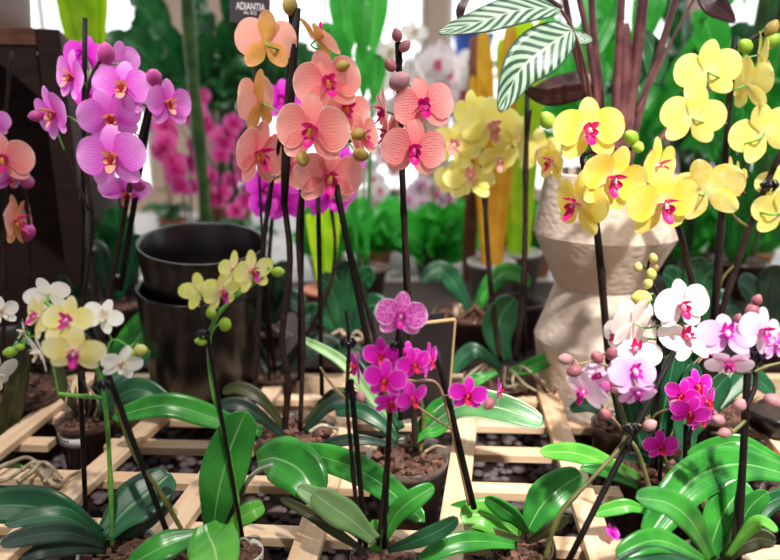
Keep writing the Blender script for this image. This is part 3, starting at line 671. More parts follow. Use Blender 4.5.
R_.spike([(88, 415), (80, 330), (92, 230), (84, 150), (88, 90), (100, 60)], 4.5, 'spike_dark', 3); R_.spike([(92, 415), (105, 320), (120, 240), (135, 160), (150, 100), (155, 80)], 5, 'spike_dark', 3.5)
R_.spike([(89, 210), (76, 180), (64, 150)], 3, 'spike_dark', 2)
R_.flower(112, 158, 70, 'violet', 4, 0, -4, -.03, 0); R_.flower(122, 88, 58, 'violet', 12, 6, 8, 0, 0); R_.flower(110, 118, 62, 'violet', 22, -14, -14, -.01, 2); R_.flower(72, 77, 56, 'violet', -38, 5, 10, .0, 1); R_.flower(54, 114, 60, 'violet', -36, -8, -12, 0, 1); R_.flower(168, 104, 52, 'violet', 52, 0, 4, .0, 1)
R_.flower(125, 192, 52, 'violet', 25, -40, 12, .02, 2); R_.flower(84, 56, 44, 'hotviolet', 0, 0, 10, .07, 2); R_.flower(118, 62, 44, 'violet', -140, 10, 0, .05, 2); R_.flower(92, 100, 40, 'hotviolet', 0, 10, 20, .06, 2)
R_.bud(106, 53, 9, 'bud_violet', (.2, -.4, .6)); R_.bud(36, 116, 6, 'bud_violet', (-1, -.3, -.1)); R_.bud(154, 77, 8, 'bud_violet', (.1, -.6, .4), 0, None); R_.bud(139, 185, 7, 'bud_violet', (.5, -.6, -.1))
# curved printed label on its pot
c = R_.c; bm = bmesh.new(); r0 = .044 * .955 + .0005; rows = []
for z in (-.030, -.014):
    rows.append([bm.verts.new((c.x + r0 * math.sin(a), c.y - r0 * math.cos(a), c.z + z)) for a in [math.radians(-62 + i * 10) for i in range(9)]])
for i in range(8): bm.faces.new((rows[0][i], rows[0][i + 1], rows[1][i + 1], rows[1][i]))
solid(mesh_obj('pot_label', bm, MT['label'], R_.root), .0008)
for k in range(2):
    bm = bmesh.new()
    for i in range(7 - 2 * k):
        a = math.radians(-52 + i * 6); rr = r0 + .0008
        box(bm, (c.x + rr * math.sin(a), c.y - rr * math.cos(a), c.z - .019 - .006 * k), (.0030, .0006, .0026), M.Rotation(a, 3, 'Z'))
    mesh_obj('label_print', bm, MT['ink_black'], R_.root, smooth=False)
# T  left edge orchid
T_ = Orchid('orchid at the far left edge with peach bloom and long olive leaf', (18, 390), zr=.03, r=.07, pot='clear_brown')
T_.leaf([(8, 470, -.10), (8, 425, -.09), (17, 385, -.09), (25, 325, -.08)], 24, 'leaf_olive', (.3, -.95, 0), .1); T_.leaf([(2, 470, -.10), (12, 468, -.12), (24, 475, -.14), (36, 492, -.15)], 14, 'leaf_lime')
T_.spike([(24, 392), (28, 290), (30, 240), (24, 190), (14, 165)], 4, 'spike_dark', 3); T_.spike([(2, 392), (5, 250), (4, 140), (12, 52)], 4, 'spike_dark', 3)
T_.flower(3, 160, 58, 'peach', 20, 0, 0, -.02, 0); T_.flower(15, 222, 58, 'peachback', 95, 0, 8, -.01, 1); T_.flower(10, 180, 30, 'violet', 60, -20, 0, .01, 2); T_.flower(-8, 122, 34, 'violet', 20, 0, 0, .0, 2)
T_.bud(27, 182, 7, 'bud_violet', (.3, -.5, -.3)); T_.bud(27, 232, 8, 'bud_violet', (.2, -.6, -1), .01)
T_.flower(1, 312, 30, 'ivory', 60, 10, 0, -.12, 1, ped=None); T_.flower(-6, 376, 46, 'ivory', 60, -20, 0, -.12, 2, ped=None)
for q in ([(48, 478), (30, 466), (10, 478), (-8, 484)], [(22, 470), (36, 462), (52, 470), (44, 482)], [(-5, 470), (12, 462), (30, 458), (48, 476)], [(18, 482), (30, 474), (44, 462), (62, 478)], [(40, 470), (56, 486), (68, 478), (82, 470)]):
    T_.roots([(a, b, gz(a, b, .012 + .004 * (a % 3)).y - T_.Y) for a, b in q], 5, 'root')

# ================================================================== THE SLATTED TABLE
tb = thing('slatted_table', 'pale pine batten table the orchids stand in', 'table', (0, 1.1, -.8))
def batten(name, a, b, w, th, ztop, mat='pine', parent=tb):
    a, b = V(a), V(b); d = b - a; L = d.length
    ang = math.atan2(d.y, d.x)
    return box_obj(name, ((a.x + b.x) / 2, (a.y + b.y) / 2, ztop - th / 2), (L, w, th), M.Rotation(ang, 3, 'Z'), MT[mat], parent, .0012)
def extend(a, b, y0, y1):
    k = (b - a) / (b.y - a.y); return a + k * (y0 - a.y), a + k * (y1 - a.y)
BZ = .012
boards = []
for p, q in (((-10, 452), (50, 405)), ((60, 500), (143, 428)), ((150, 556), (205, 480)), ((302, 560), (343, 430)), ((456, 500), (466, 425)), ((605, 560), (551, 402)), ((720, 505), (672, 423)), ((850, 520), (757, 412))):
    a, b = extend(gz(*p, BZ), gz(*q, BZ),   .45, 1.165); boards.append((a, b))
    batten('board', a, b, .034, .012, BZ)
for p, q in (((150, 585), (520, 605)), ((150, 526), (520, 541)), ((150, 477), (520, 488)), ((150, 443), (520, 451)), ((150, 416), (520, 423)), ((150, 395), (520, 399))):
    a, b = gz(*p, 0), gz(*q, 0); k = (b - a) / (b.x - a.x)
    iv = [(-1.25, 1.25)]
    for x, y, r in POTS:                                   # a slat is cut where a pot drops through the lattice
        yy = a.y + k.y * (x - a.x); rr = r * .985 + .002; d = max(0, abs(yy - y) - .013)
        if d < rr:
            h = math.sqrt(rr * rr - d * d) + .002; nv = []
            for s0, s1 in iv:
                if x + h < s0 or x - h > s1: nv.append((s0, s1)); continue
                if x - h - s0 > .02: nv.append((s0, x - h))
                if s1 - x - h > .02: nv.append((x + h, s1))
            iv = nv
    for s0, s1 in iv: batten('slat', a + k * (s0 - a.x), a + k * (s1 - a.x), .026, .013, 0)
box_obj('lower_shelf', (0, .795, -.1125), (2.5, .74, .025), None, MT['crate_wood'], tb)
for y, nm in ((.42, 'apron'), (1.165, 'apron')): box_obj(nm, (0, y, -.06), (2.5, .022, .13), None, MT['pine'], tb)
for x in (-1.2, 1.2):
    box_obj('apron', (x, .795, -.06), (.022, .74, .13), None, MT['pine'], tb)
    for y in (.47, 1.12): box_obj('leg', (x, y, -.46), (.05, .05, .68), None, MT['pine'], tb)
tr = thing('plant_bench', 'low dark bench right behind the batten table', 'bench', (0, 1.52, -.8))
box_obj('bench_top', (0, 1.52, BZ - .0125), (2.7, .66, .025), None, MT['crate_wood'], tr)
for x in (-1.3, 1.3):
    for y in (1.22, 1.82): box_obj('leg', (x, y, -.4065), (.05, .05, .787), None, MT['crate_wood'], tr)
# gravel lying on the shelf below the battens
bm = bmesh.new(); rg = random.Random(3)
ico = bmesh.new(); bmesh.ops.create_icosphere(ico, subdivisions=1, radius=1); iv = [v.co.copy() for v in ico.verts]; ifc = [[v.index for v in f.verts] for f in ico.faces]; ico.free()
for i in range(3400):
    x, y = rg.uniform(-.85, .85), rg.uniform(.46, 1.13)
    if abs(x) > .35 + .62 * y or any((x - a) ** 2 + (y - b) ** 2 < (r * .72) ** 2 for a, b, r in POTS): continue
    s = rg.uniform(.006, .013); vs = [bm.verts.new((x + v.x * s * rg.uniform(.8, 1.2), y + v.y * s * rg.uniform(.8, 1.2), -.1 + .004 + s * .35 * (1 + v.z))) for v in iv]
    for f in ifc: bm.faces.new([vs[k] for k in f])
gv = mesh_obj('gravel', bm, MT['pebble']); gv['kind'] = 'stuff'; tag(gv, 'dark grey gravel spread below the battens', 'gravel')
# fallen bloom on the board
fm = flower_meshes('hotviolet', 1); p = gz(611, 541, BZ)
fb = bpy.data.objects.new('fallen_flower', fm[0]); COL.objects.link(fb); fb.location = p + V((0, 0, .011)); fb.scale = (.024,) * 3; fb.rotation_euler = (-.9, .4, .5)
for nm, m in zip(('petal', 'petal', 'lip'), fm[1:]):
    q = bpy.data.objects.new(nm, m); COL.objects.link(q); q.parent = fb
tag(fb, 'fallen purple bloom lying on a pine batten near the bottom edge', 'flower')
# ================================================================== POTS, PLANTER, CRATE, SIGNS
def ribbed_cup(name, label, c, r, h, tilt):
    bm = bmesh.new()
    lathe(bm, [(r * .80, 0), (r * .84, .004), (r * .965, h * .80), (r * .985, h * .97), (r, h * .995), (r * .985, h), (r * .95, h), (r * .93, h * .985), (r * .88, h * .5), (r * .78, .012), (r * .1, .010)], (0, 0, 0), 64)
    t = thing(name, label, 'pot', c); q = mesh_obj('pot_wall', bm, MT['black_glaze'], t)
    q.matrix_parent_inverse = M.Identity(4)
    t.rotation_euler = tilt; return t
YP = 1.10
cb = at(204, 402, YP); k = mpp(at(201, 240, YP)); tl = (math.radians(7), math.radians(5), 0)
Rm = M.Rotation(tl[1], 3, 'Y') @ M.Rotation(tl[0], 3, 'X')
hh = (at(203, 302, YP) - at(201, 402, YP)).length
cb.z = .013
ribbed_cup('black_pot', 'black glazed pot under the other one, behind the yellow green spray', cb, 60 * k, .195, (math.radians(4), math.radians(3), 0))
c2 = at(206, 308, YP); 
ribbed_cup('black_pot', 'black glazed round pot stacked on top of another, its dark mouth open', c2, 63 * k, .125, (math.radians(8), math.radians(4), 0))

YV = 1.12
def zz(y, Y=YV): return at(600, y, Y).z
kv = mpp(at(600, 280, YV)); vc = at(600, 280, YV)
pr = [(50, 404), (61, 336), (44, 287), (43, 285), (43, 283), (45, 281), (66, 237), (68, 232), (67, 224), (60, 172), (58, 171), (56, 172), (61, 222), (60, 230)]
t = thing('carved_planter', 'beige hourglass planter of carved stoneware holding the maroon stalked plant', 'planter', (vc.x, YV, zz(404)))
bm = bmesh.new(); lathe(bm, [(r * kv, zz(y)) for r, y in pr], (vc.x, YV, 0), 96)
q = mesh_obj('planter_wall', bm, MT['carved'], t); q.data.set_sharp_from_angle(angle=.3)
bm = bmesh.new(); lathe(bm, [(58.6 * kv, zz(231)), (58 * kv, zz(205))], (vc.x, YV, 0), 32); mesh_obj('soil', bm, MT['soil'], t)
# maroon stalked calathea
ct = Orchid('calathea with maroon stalks and silver striped leaves growing out of the beige planter', (605, 206), Y=YV, pot=None, bottom=zz(206), cat='plant')
ct.root.name = 'potted_calathea'
for i, (a, w) in enumerate(((((600, 208), (597, 110), (588, 40), (572, -30)), 7), (((596, 208), (592, 120), (575, 50), (560, -30)), 7), (((606, 208), (601, 100), (594, 40), (590, -30)), 8), (((612, 208), (615, 120), (618, 60), (624, -40)), 9), (((616, 208), (626, 130), (636, 60), (646, -30)), 13), (((620, 208), (640, 110), (660, 50), (684, -30)), 8), (((618, 208), (660, 140), (690, 105), (720, 80)), 6), (((610, 208), (622, 110), (625, 60), (622, 24)), 16))):
    ct.spike([(x, y, .02 * (i % 3) - .02) for x, y in a], w, 'stalk', w * .75, 'stalk')
ct.leaf([(572, 30, -.12), (545, 48, -.14), (520, 70, -.15), (500, 112, -.16)], 50, 'calathea', (.35, -.9, .45), .1, 'calathea')
ct.leaf([(560, 8, -.12), (520, 10, -.14), (480, 22, -.16), (438, 33, -.18)], 30, 'calathea', (-.1, -.85, .5), .1, 'calathea')
ct.leaf([(596, 88, -.02), (570, 93, -.03), (545, 96, -.04), (520, 86, -.05)], 20, 'calathea_dark', (0, -.8, -.5), .1, 'calathea')
ct.leaf([(470, -6, -.14), (462, 6, -.15), (460, 16, -.15), (462, 26, -.15)], 9, 'calathea_dark', (0, -.9, .2), .1, 'calathea')
ct.leaf([(598, 78, .02), (575, 84, .02), (550, 88, .03), (530, 92, .04)], 24, 'calathea_dark', (0, -.8, .5), .1, 'calathea'); ct.leaf([(700, -12, .02), (712, 2, .0), (722, 10, .0), (735, 22, 0)], 26, 'calathea_dark', (0, -.9, .3), .1, 'calathea')
ct.leaf([(655, 85, .02), (655, 60, .03), (650, 45, .04), (640, 28, .05)], 26, 'foliage_dark', (.2, -.9, .3), .1, 'calathea'); ct.leaf([(594, 60, .05), (603, 40, .06), (612, 20, .08), (618, -6, .08)], 14, 'foliage', (0, -.9, .3), .1, 'calathea')
ct.leaf([(592, 40, -.06), (575, 38, -.06), (562, 36, -.05), (548, 46, -.05)], 14, 'calathea', (0, -.9, .4), .1, 'calathea')

for q in ([(601, 208, 0), (592, 110, -.05), (582, 55, -.10), (572, 30, -.12)], [(598, 208, 0), (586, 100, -.05), (576, 40, -.10), (560, 8, -.12)], [(636, 115, 0), (672, 40, .01), (700, -12, .02)], [(562, 8, -.12), (515, -22, -.13), (470, -6, -.14)]): ct.spike(q, 4, 'stalk', 2.5, 'petiole')
# dark crate at left
YC = 1.24; x1 = at(76, 160, YC).x; zt = at(60, 30, YC).z; cw = .42; dp = .20
cr = thing('wooden_crate', 'tall dark wooden crate standing on end behind the far left orchid', 'crate', (x1 - cw / 2, YC + dp / 2, BZ))
CR = M.Translation((x1, YC, 0)) @ M.Rotation(math.radians(21), 4, 'Z') @ M.Translation((-x1, -YC, 0))
def turn(o): o.matrix_basis = CR @ o.matrix_basis; return o
def cbx(nm, c, s, m): 
    o = box_obj(nm, c, s, None, MT[m], cr, .002); return turn(o)
hz = zt - BZ; zm = BZ + hz / 2; pw = .028
cbx('side_panel', (x1 - pw / 2, YC + dp / 2, zm), (pw, dp, hz), 'crate_wood'); cbx('side_panel', (x1 - cw + pw / 2, YC + dp / 2, zm), (pw, dp, hz), 'crate_wood')
cbx('top_panel', (x1 - cw / 2, YC + dp / 2, zt - .012), (cw - 2 * pw - .002, dp, .024), 'crate_edge'); cbx('bottom_panel', (x1 - cw / 2, YC + dp / 2, BZ + .012), (cw - 2 * pw - .002, dp, .024), 'crate_wood')
for i in range(3): cbx('back_board', (x1 - cw / 2, YC + dp - .006, BZ + .03 + (i + .5) * (hz - .06) / 3), (cw - 2 * pw - .004, .012, (hz - .06) / 3 + .001), 'crate_wood')
cbx('front_strip', (x1 - .020, YC - .007, zm), (.040, .012, hz), 'crate_wood'); cbx('front_strip', (x1 - cw / 2 - .02, YC - .008, zt - .014), (cw - .04, .014, .03), 'crate_edge')
bm = bmesh.new(); tri = [(x1 - .042, 0, zt - .03), (x1 - .042, 0, zt - .12), (x1 - .13, 0, zt - .03)]
f0 = [bm.verts.new((x, YC - .012, z)) for x, _, z in tri]; f1 = [bm.verts.new((x, YC + .006, z)) for x, _, z in tri]
bm.faces.new(f0); bm.faces.new(f1[::-1])
for i in range(3): bm.faces.new((f0[i], f1[i], f1[(i + 1) % 3], f0[(i + 1) % 3]))
turn(mesh_obj('corner_brace', bm, MT['crate_wood'], cr, smooth=False))
# white pot on the crate
wp = at(10, 26, YC + .02); wz = zt; bm = bmesh.new(); r = .042
lathe(bm, [(r * .8, 0), (r, .09), (r * 1.04, .092), (r * 1.04, .1), (r * .95, .1), (r * .9, .06)], (0, 0, 0), 32)
o = mesh_obj('white_pot', bm, MT['white_pot']); o.location = (wp.x, YC + .02, wz); tag(o, 'white plant pot standing on top of the dark crate', 'pot')

# black A-frame card
ca = at(424, 392, .98); t = thing('tent_card', 'folded black card sign with a pale gold edge behind the magenta cluster', 'sign', (ca.x, .98, BZ))
zt2, zb2 = at(424, 318, .98).z, BZ; hc = zt2 - zb2
for s, nm in ((-1, 'front_panel'), (1, 'back_panel')):
    Rr = M.Rotation(.35, 3, 'Z') @ M.Rotation(s * -.11, 3, 'X')
    cpos = V((ca.x, .98, zb2 + hc / 2)) + M.Rotation(.35, 3, 'Z') @ V((0, s * .011, 0))
    pnl = box_obj(nm, cpos, (.085, .003, hc), Rr, MT['slate'], t, .0008)
    for dx, dz, sx, sz in () if s > 0 else ((.0425, 0, .003, hc), (0, hc / 2, .085, .003)):
        box_obj('edge_trim', cpos + Rr @ V((dx, 0, dz)), (sx, .0042, sz), Rr, MT['gold'], t, 0)
# plum plant tag with lettering, top left
def text(body, c, size, rz, mat, parent, tilt=0):
    cu = bpy.data.curves.new('lettering', 'FONT'); cu.body = body; cu.size = size; cu.align_x = 'CENTER'; cu.align_y = 'CENTER'; cu.extrude = .0004
    o = bpy.data.objects.new('lettering', cu); COL.objects.link(o); bpy.context.view_layer.update(); me = bpy.data.meshes.new_from_object(o); bpy.data.objects.remove(o); me.materials.clear(); me.materials.append(MT[mat]); o = bpy.data.objects.new('lettering', me); COL.objects.link(o); attach(o, parent)
    o.matrix_basis = M.Translation(c) @ M.Rotation(rz, 4, 'Z') @ M.Rotation(math.pi / 2, 4, 'X') @ M.Rotation(tilt, 4, 'Z'); return o
YS = 1.10; sc_ = at(250, 4, YS); ks = mpp(sc_)
t = thing('plant_tag', 'dark plum plant tag on a stick with small white lettering, above the peach orchid', 'sign', (sc_.x, YS + .004, .02))
Rs = M.Rotation(math.radians(4), 3, 'Y')
box_obj('tag_plate', sc_, (40 * ks, .003, 38 * ks), Rs, MT['sign_plum'], t, .001)
bm = bmesh.new(); tube(bm, [V((sc_.x, YS + .004, .02)), V((sc_.x, YS + .004, sc_.z + .01))], .0025); mesh_obj('tag_stick', bm, MT['stake'], t)
text('ADIANTIA', sc_ + V((.001, -.0022, -3 * ks)), 8.6 * ks, 0, 'ink', t, math.radians(-4)).scale = (.72, 1.15, 1)
text('lot. 012', sc_ + V((0, -.0022, -8.5 * ks)), 4.2 * ks, 0, 'ink', t, math.radians(-4)); text('cm. 12', sc_ + V((-.001, -.0022, -14.5 * ks)), 3.8 * ks, 0, 'ink', t, math.radians(-4))

# ================================================================== MIDDLE DISTANCE ORCHIDS
bt = BZ
K = Orchid('soft yellow orchid behind the salmon one, its leaves beside the beige planter', (500, 378), Y=1.13, r=.066, pot='clear_brown', bottom=bt, bark='bark_dark')
ru = random.uniform
def root_tangle(o, px, py, n, w=48, h=16, d=-.03):
    for i in range(n):
        a = px + ru(-w, w); o.roots([(px + (a - px) * .4, py, d), ((a + px) / 2 + ru(-8, 8), py - ru(2, h), d * 1.3), (a, py - ru(-h, h * .4), d * 1.7), (a + ru(-16, 16), py + ru(-2, h), d * 2)], ru(2.5, 4), random.choice(('root', 'bark', 'root')))
root_tangle(K, 505, 380, 9, 50, 16, -.035)
K.leaf([(505, 362), (498, 335), (502, 315), (515, 298)], 34, 'leaf_deep', (.1, -.95, .1)); K.leaf([(508, 372, -.03), (525, 368, -.04), (542, 362, -.05), (560, 350, -.05)], 16, 'leaf', (0, -.8, .6)); K.leaf([(500, 368, -.02), (478, 352, -.02), (466, 355, -.02), (452, 372, -.03)], 18, 'leaf_deep'); K.leaf([(497, 372, -.05), (480, 378, -.06), (470, 382, -.06), (455, 392, -.07)], 14, 'leaf')
K.spike([(500, 360), (492, 300), (487, 240), (484, 180), (480, 130), (500, 120)], 6, 'spike_dark', 4); K.spike([(515, 360), (522, 300), (525, 230), (526, 150), (530, 110)], 6, 'spike_dark', 4); K.stake((527, 95, .01), (524, 355, .01), 5)
for a in ((492, 128, 66, 10, 0, 0, -.01, 2), (455, 146, 54, -15, 10, 10, 0, 0), (470, 178, 54, 5, 40, 0, 0, 2), (498, 160, 44, 20, -20, 0, -.02, 0), (540, 152, 50, 10, 0, 0, .04, 2), (455, 180, 44, -10, -10, 0, .03, 2), (470, 112, 46, -150, 0, 10, .03, 2), (512, 130, 46, 30, 0, 0, .02, 0)): K.flower(a[0], a[1], a[2], 'lemon', *a[3:], ped=None)
Yr = Orchid('lemon yellow orchid at the upper right with blooms seen mostly from behind', (716, 408), zr=.03, r=.05, pot='clear_brown', group=None)
Yr.stake((735, 36, 0), (712, 325, 0), 6); Yr.spike([(716, 405), (716, 320), (722, 230), (726, 160), (730, 90), (745, 45), (768, 32)], 6, 'spike_dark', 3)
Yr.spike([(705, 405), (720, 320), (745, 240), (765, 188), (782, 150)], 7, 'spike_dark', 5); Yr.spike([(735, 265), (722, 280), (715, 310), (708, 330)], 3, 'spike_olive'); Yr.spike([(708, 400), (695, 300), (682, 240), (672, 215)], 7, 'spike_dark', 5); Yr.spike([(750, 228), (735, 218), (728, 205)], 3, 'spike_olive', 3)
for a in ((707, 72, 66, 172, 5, 5, .0, 0), (692, 118, 64, 168, 5, -8, -.01, 0), (748, 85, 62, 100, 10, 5, 0, 1), (760, 55, 48, 70, 5, 0, .02, 1), (764, 133, 66, 165, 8, 20, -.01, 0), (782, 213, 56, 130, 0, 0, -.01, 2), (778, 185, 44, 160, 0, 0, .02, 2), (736, 180, 40, 80, 0, 0, 0, 1)): Yr.flower(a[0], a[1], a[2], 'lemon', *a[3:])
Yr.bud(772, 28, 6.5, 'bud_olive', (.4, -.3, 1)); Yr.bud(745, 46, 7, 'bud_green', (-.6, -.4, .4)); Yr.bud(774, 40, 7, 'bud_green', (.9, -.4, .1)); Yr.clip((768, 185, -.01), 14)
Yr.leaf([(716, 408), (735, 385, .02), (750, 375, .03), (775, 395, .02)], 26, 'leaf_deep'); Yr.leaf([(712, 406), (700, 385, .0), (694, 370, .01), (690, 350, .02)], 26, 'leaf_deep', (0, -.9, .1))
Bg = Orchid('hot violet orchid tucked behind the peach blooms, left of centre', (275, 372), Y=1.14, r=.05, pot='clear_brown', bottom=bt)
Bg.spike([(275, 372), (268, 300), (272, 220), (280, 150), (284, 90)], 4.5, 'spike_dark', 3); Bg.spike([(285, 372), (325, 300), (335, 250), (330, 200)], 4.5, 'spike_dark', 3)
for a in ((282, 100, 44, 0, 0, 0, 0, 0), (268, 188, 52, -10, -10, 10, 0, 2), (290, 178, 50, 10, 0, 0, .02, 2), (330, 196, 56, 20, -10, 0, 0, 2), (285, 205, 44, 5, -20, 0, 0, 0), (345, 165, 40, 10, 0, 0, .03, 0), (262, 205, 34, -20, 0, 0, .0, 2)): Bg.flower(a[0], a[1], a[2], 'hotviolet', *a[3:], ped=None)
Bg.leaf([(270, 372), (255, 350, .02), (245, 345, .02), (232, 360, .02)], 20, 'leaf_dark'); Bg.leaf([(280, 372), (305, 350, .0), (325, 345, 0), (350, 362, -.01)], 24, 'leaf_dark')
Dp = at(775, 432, .93); t = thing('dark_round_pot', 'small dark round pot at the right edge behind the big arching leaf', 'pot', (Dp.x, Dp.y, BZ)); bm = bmesh.new()
lathe(bm, [(.028, 0), (.040, .006), (.046, .028), (.044, .036), (.041, .036), (.039, .030)], (Dp.x, Dp.y, BZ), 32); mesh_obj('pot_wall', bm, MT['black_glaze'], t)
bm = bmesh.new(); lathe(bm, [(.040, .029), (.030, .031)], (Dp.x, Dp.y, BZ), 24); mesh_obj('soil', bm, MT['soil'], t)

# ================================================================== BACKGROUND
ben = thing('back_bench', 'long pale bench behind the batten table carrying rows of plants', 'bench', (0, 2.6, -.8))
box_obj('bench_top', (0, 2.62, -.035), (5.2, 1.5, .03), None, MT['grey_pot'], ben, .002); box_obj('bench_front', (0, 1.865, -.06), (5.2, .02, .12), None, MT['grey_pot'], ben, .002)
for x in (-2.4, -.8, .8, 2.4):
    for y in (1.92, 3.3): box_obj('leg', (x, y, -.425), (.06, .06, .75), None, MT['pine'], ben)
ZB = -.02
def bgplant(name, label, px, Y, top, n, spread, w, mat, pot='grey_pot', pr=.07, ph=.13, kindl='strap', group=None, seed=1, z0=ZB, droop=.25, low=.6):
    r = random.Random(seed * 13 + int(px)); x = at(px, max(top, 0) * .6 + 60, Y).x; zt = at(px, top, Y).z
    t = thing(name, label, 'plant', (x, Y, z0), group)
    bm = bmesh.new(); lathe(bm, [(pr * .72, 0), (pr * .96, ph * .9), (pr * 1.03, ph * .9), (pr * 1.03, ph), (pr * .95, ph), (pr * .93, ph * .93)], (x, Y, z0), 28); mesh_obj('pot', bm, MT[pot], t)
    bm = bmesh.new(); lathe(bm, [(pr * .94, ph * .88), (pr * .9, ph * .92)], (x, Y, z0), 20); mesh_obj('soil', bm, MT['soil'], t)
    bm = bmesh.new(); zs = z0 + ph * .9; hgt = zt - zs; k = mpp(V((x, Y, zs)))
    for i in range(n):
        a = r.uniform(0, 6.28); rad = r.uniform(.25, 1) * spread * k; hh = hgt * r.uniform(low, 1.0)
        b = V((x + .25 * pr * math.cos(a), Y + .25 * pr * math.sin(a), zs))
        e = V((x + rad * math.cos(a), Y + rad * math.sin(a), zs + hh * (1 - droop * r.random())))
        m1 = b.lerp(e, .45) + V((0, 0, hh * .16)); m2 = b.lerp(e, .8) + V((0, 0, hh * .12))
        P = spline([b, m1, m2, e], 5)
        if kindl == 'stalked':
            c0 = int(len(P) * .48); tube(bm, P[:c0 + 1], .003, .0022, 5); tip = P[-1] + (P[-1] - P[-3]) * .5 - V((0, 0, hh * .1 * r.random()))
            leaf_mesh(bm, P[c0:] + [tip], w * k * r.uniform(.7, 1.2), (r.uniform(-.8, .8), -.9, .6), .2, 4, 'calathea')
        else: leaf_mesh(bm, P, w * k * r.uniform(.7, 1.2), (r.uniform(-.5, .5), -.9, .4), .2, 4, kindl)
    o = mesh_obj('foliage', bm, MT[mat], t); return t, V((x, Y, zs)), r
def bgorchid(label, px, Y, top, kd, nfl, fw, spread, seed=1, z0=ZB, mat='foliage_dark', group=None, low=None):
    t, b, r = bgplant('potted_orchid', label, px, Y, 0, 0, 1, 1, mat, 'terracotta', .055, .10, seed=seed, z0=z0)
    t['category'] = 'orchid'
    for o in list(t.children):
        if o.name.startswith('foliage'): bpy.data.objects.remove(o)
    k = mpp(b); zt = at(px, top, Y).z
    bm = bmesh.new()
    for i in range(7):
        a = r.uniform(0, 6.28); d = V((math.cos(a), math.sin(a), 0)) * r.uniform(.08, .14)
        leaf_mesh(bm, spline([b, b + d * .5 + V((0, 0, .05)), b + d + V((0, 0, .03))], 4), .05, (0, -.5, .8), .2, 4, 'orchid')
    mesh_obj('foliage', bm, MT[mat], t)
    zl = at(px, low, Y).z if low else zt - (zt - b.z) * .4
    ox = at(px, top, Y).x - b.x
    for j in range(2):
        ex = b.x + (j - .5) * spread * k * .8
        P = spline([b + V((0, 0, -.02)), V((b.x + (ex - b.x) * .4, Y, b.z + (zt - b.z) * .5)), V((ex, Y, zt))], 6); bm = bmesh.new(); tube(bm, P, .003, seg=6); mesh_obj('flower_spike', bm, MT['spike_dark'], t)
    for i in range(nfl):
        me = flower_meshes(kd, i % 3); o = bpy.data.objects.new('flower', me[0]); COL.objects.link(o); attach(o, t)
        sx = r.uniform(-.5, .5) * spread * k; z = zl + (zt - zl) * (i + .5) / nfl
        o.matrix_basis = M.Translation((b.x + sx, Y - .01 + r.uniform(-.05, .05), z)) @ M.Rotation(r.uniform(-.7, .7), 4, 'Z') @ M.Rotation(r.uniform(-.3, .3), 4, 'X') @ M.Scale(fw * k, 4)
        for nm, m in zip(('petal', 'petal', 'lip'), me[1:]):
            q = bpy.data.objects.new(nm, m); COL.objects.link(q); q.parent = o
    return t
# pink orchid rows seen through the stems, left
bgorchid('pink orchid on the back bench just right of the violet orchid', 176, 2.1, 92, 'bokehpink', 11, 24, 34, 1, low=190)
bgorchid('pink orchid on the back bench between the violet and the peach orchids', 206, 2.25, 108, 'bokehpink', 12, 22, 34, 2, low=205)
bgorchid('pink orchid on the back bench nearest the left side of the peach blooms', 232, 2.05, 118, 'bokehpink', 10, 22, 26, 3, low=215)
bgorchid('pale pink orchid on the back bench farthest left, above the crate top', 158, 2.6, 70, 'blush', 8, 26, 30, 4, low=130)
bgorchid('white orchid out of focus between the salmon blooms and the striped leaf', 440, 2.5, 55, 'white', 14, 34, 70, 5, low=115)
bgorchid('white orchid out of focus directly behind the rosy buds', 398, 2.7, 30, 'ivory', 10, 30, 60, 6, low=110)
bgorchid('low white orchid at the back, under the salmon blooms', 360, 2.5, 178, 'white', 8, 22, 50, 7, low=215)
bgorchid('low pale pink orchid at the back, right of the salmon stake', 436, 2.45, 172, 'blush', 9, 20, 60, 8, low=215)
bgorchid('pink orchid at the back, seen just left of the beige planter', 528, 2.3, 150, 'bokehpink', 6, 20, 24, 9, low=220)
bgorchid('pale orchid at the back, right of the beige planter rim', 690, 2.6, 130, 'blush', 8, 24, 50, 10, low=215)
bgorchid('small white orchid deep in the back, left of the salmon stake', 378, 3.0, 128, 'white', 9, 20, 60, 11, low=180)
bgorchid('small pink orchid deep in the back, right of the brown post', 512, 3.0, 165, 'bokehpink', 7, 18, 40, 12, low=215)
bgorchid('small pale orchid deep in the back, behind the crossing stems', 745, 2.9, 150, 'ivory', 8, 20, 60, 13, low=215)
bgorchid('small pink orchid deep in the back, between the salmon and yellow blooms', 462, 3.1, 140, 'bokehpink', 7, 18, 40, 14, low=200)
# leafy rows
G1 = ['leafy green plant on the back bench, %s' % s for s in ('behind the lower peach stems', 'left of the salmon orchid stake', 'right of the salmon orchid stake', 'beside the brown post on its right', 'left of the beige planter', 'right of the beige planter', 'behind the crossing dark stems at right', 'at the right edge under the yellow bloom')]
for i, (lab, (px, Y, top, n, sp, w, mt)) in enumerate(zip(G1, ((325, 2.0, 175, 26, 40, 16, 'foliage'), (375, 2.15, 195, 34, 60, 26, 'foliage'), (432, 2.1, 200, 38, 60, 28, 'foliage'), (498, 2.2, 190, 30, 50, 22, 'foliage'), (540, 2.05, 185, 34, 45, 18, 'foliage'), (672, 2.1, 190, 38, 50, 24, 'foliage'), (716, 2.2, 170, 38, 55, 24, 'foliage'), (768, 2.1, 165, 38, 50, 20, 'foliage')))):
    bgplant('potted_foliage_plant', lab, px, Y, top, n + 16, sp, w, mt, ('clear_brown', 'terracotta', 'clear_brown')[i % 3], .06, .07, seed=i + 3, low=.12, droop=.4)
bgplant('potted_foliage_plant', 'upright lime green strappy plant just right of the tall peach stems', 322, 1.45, 165, 12, 22, 9, 'foliage_lime', 'terracotta', .05, .09, seed=40, z0=bt, droop=.05)
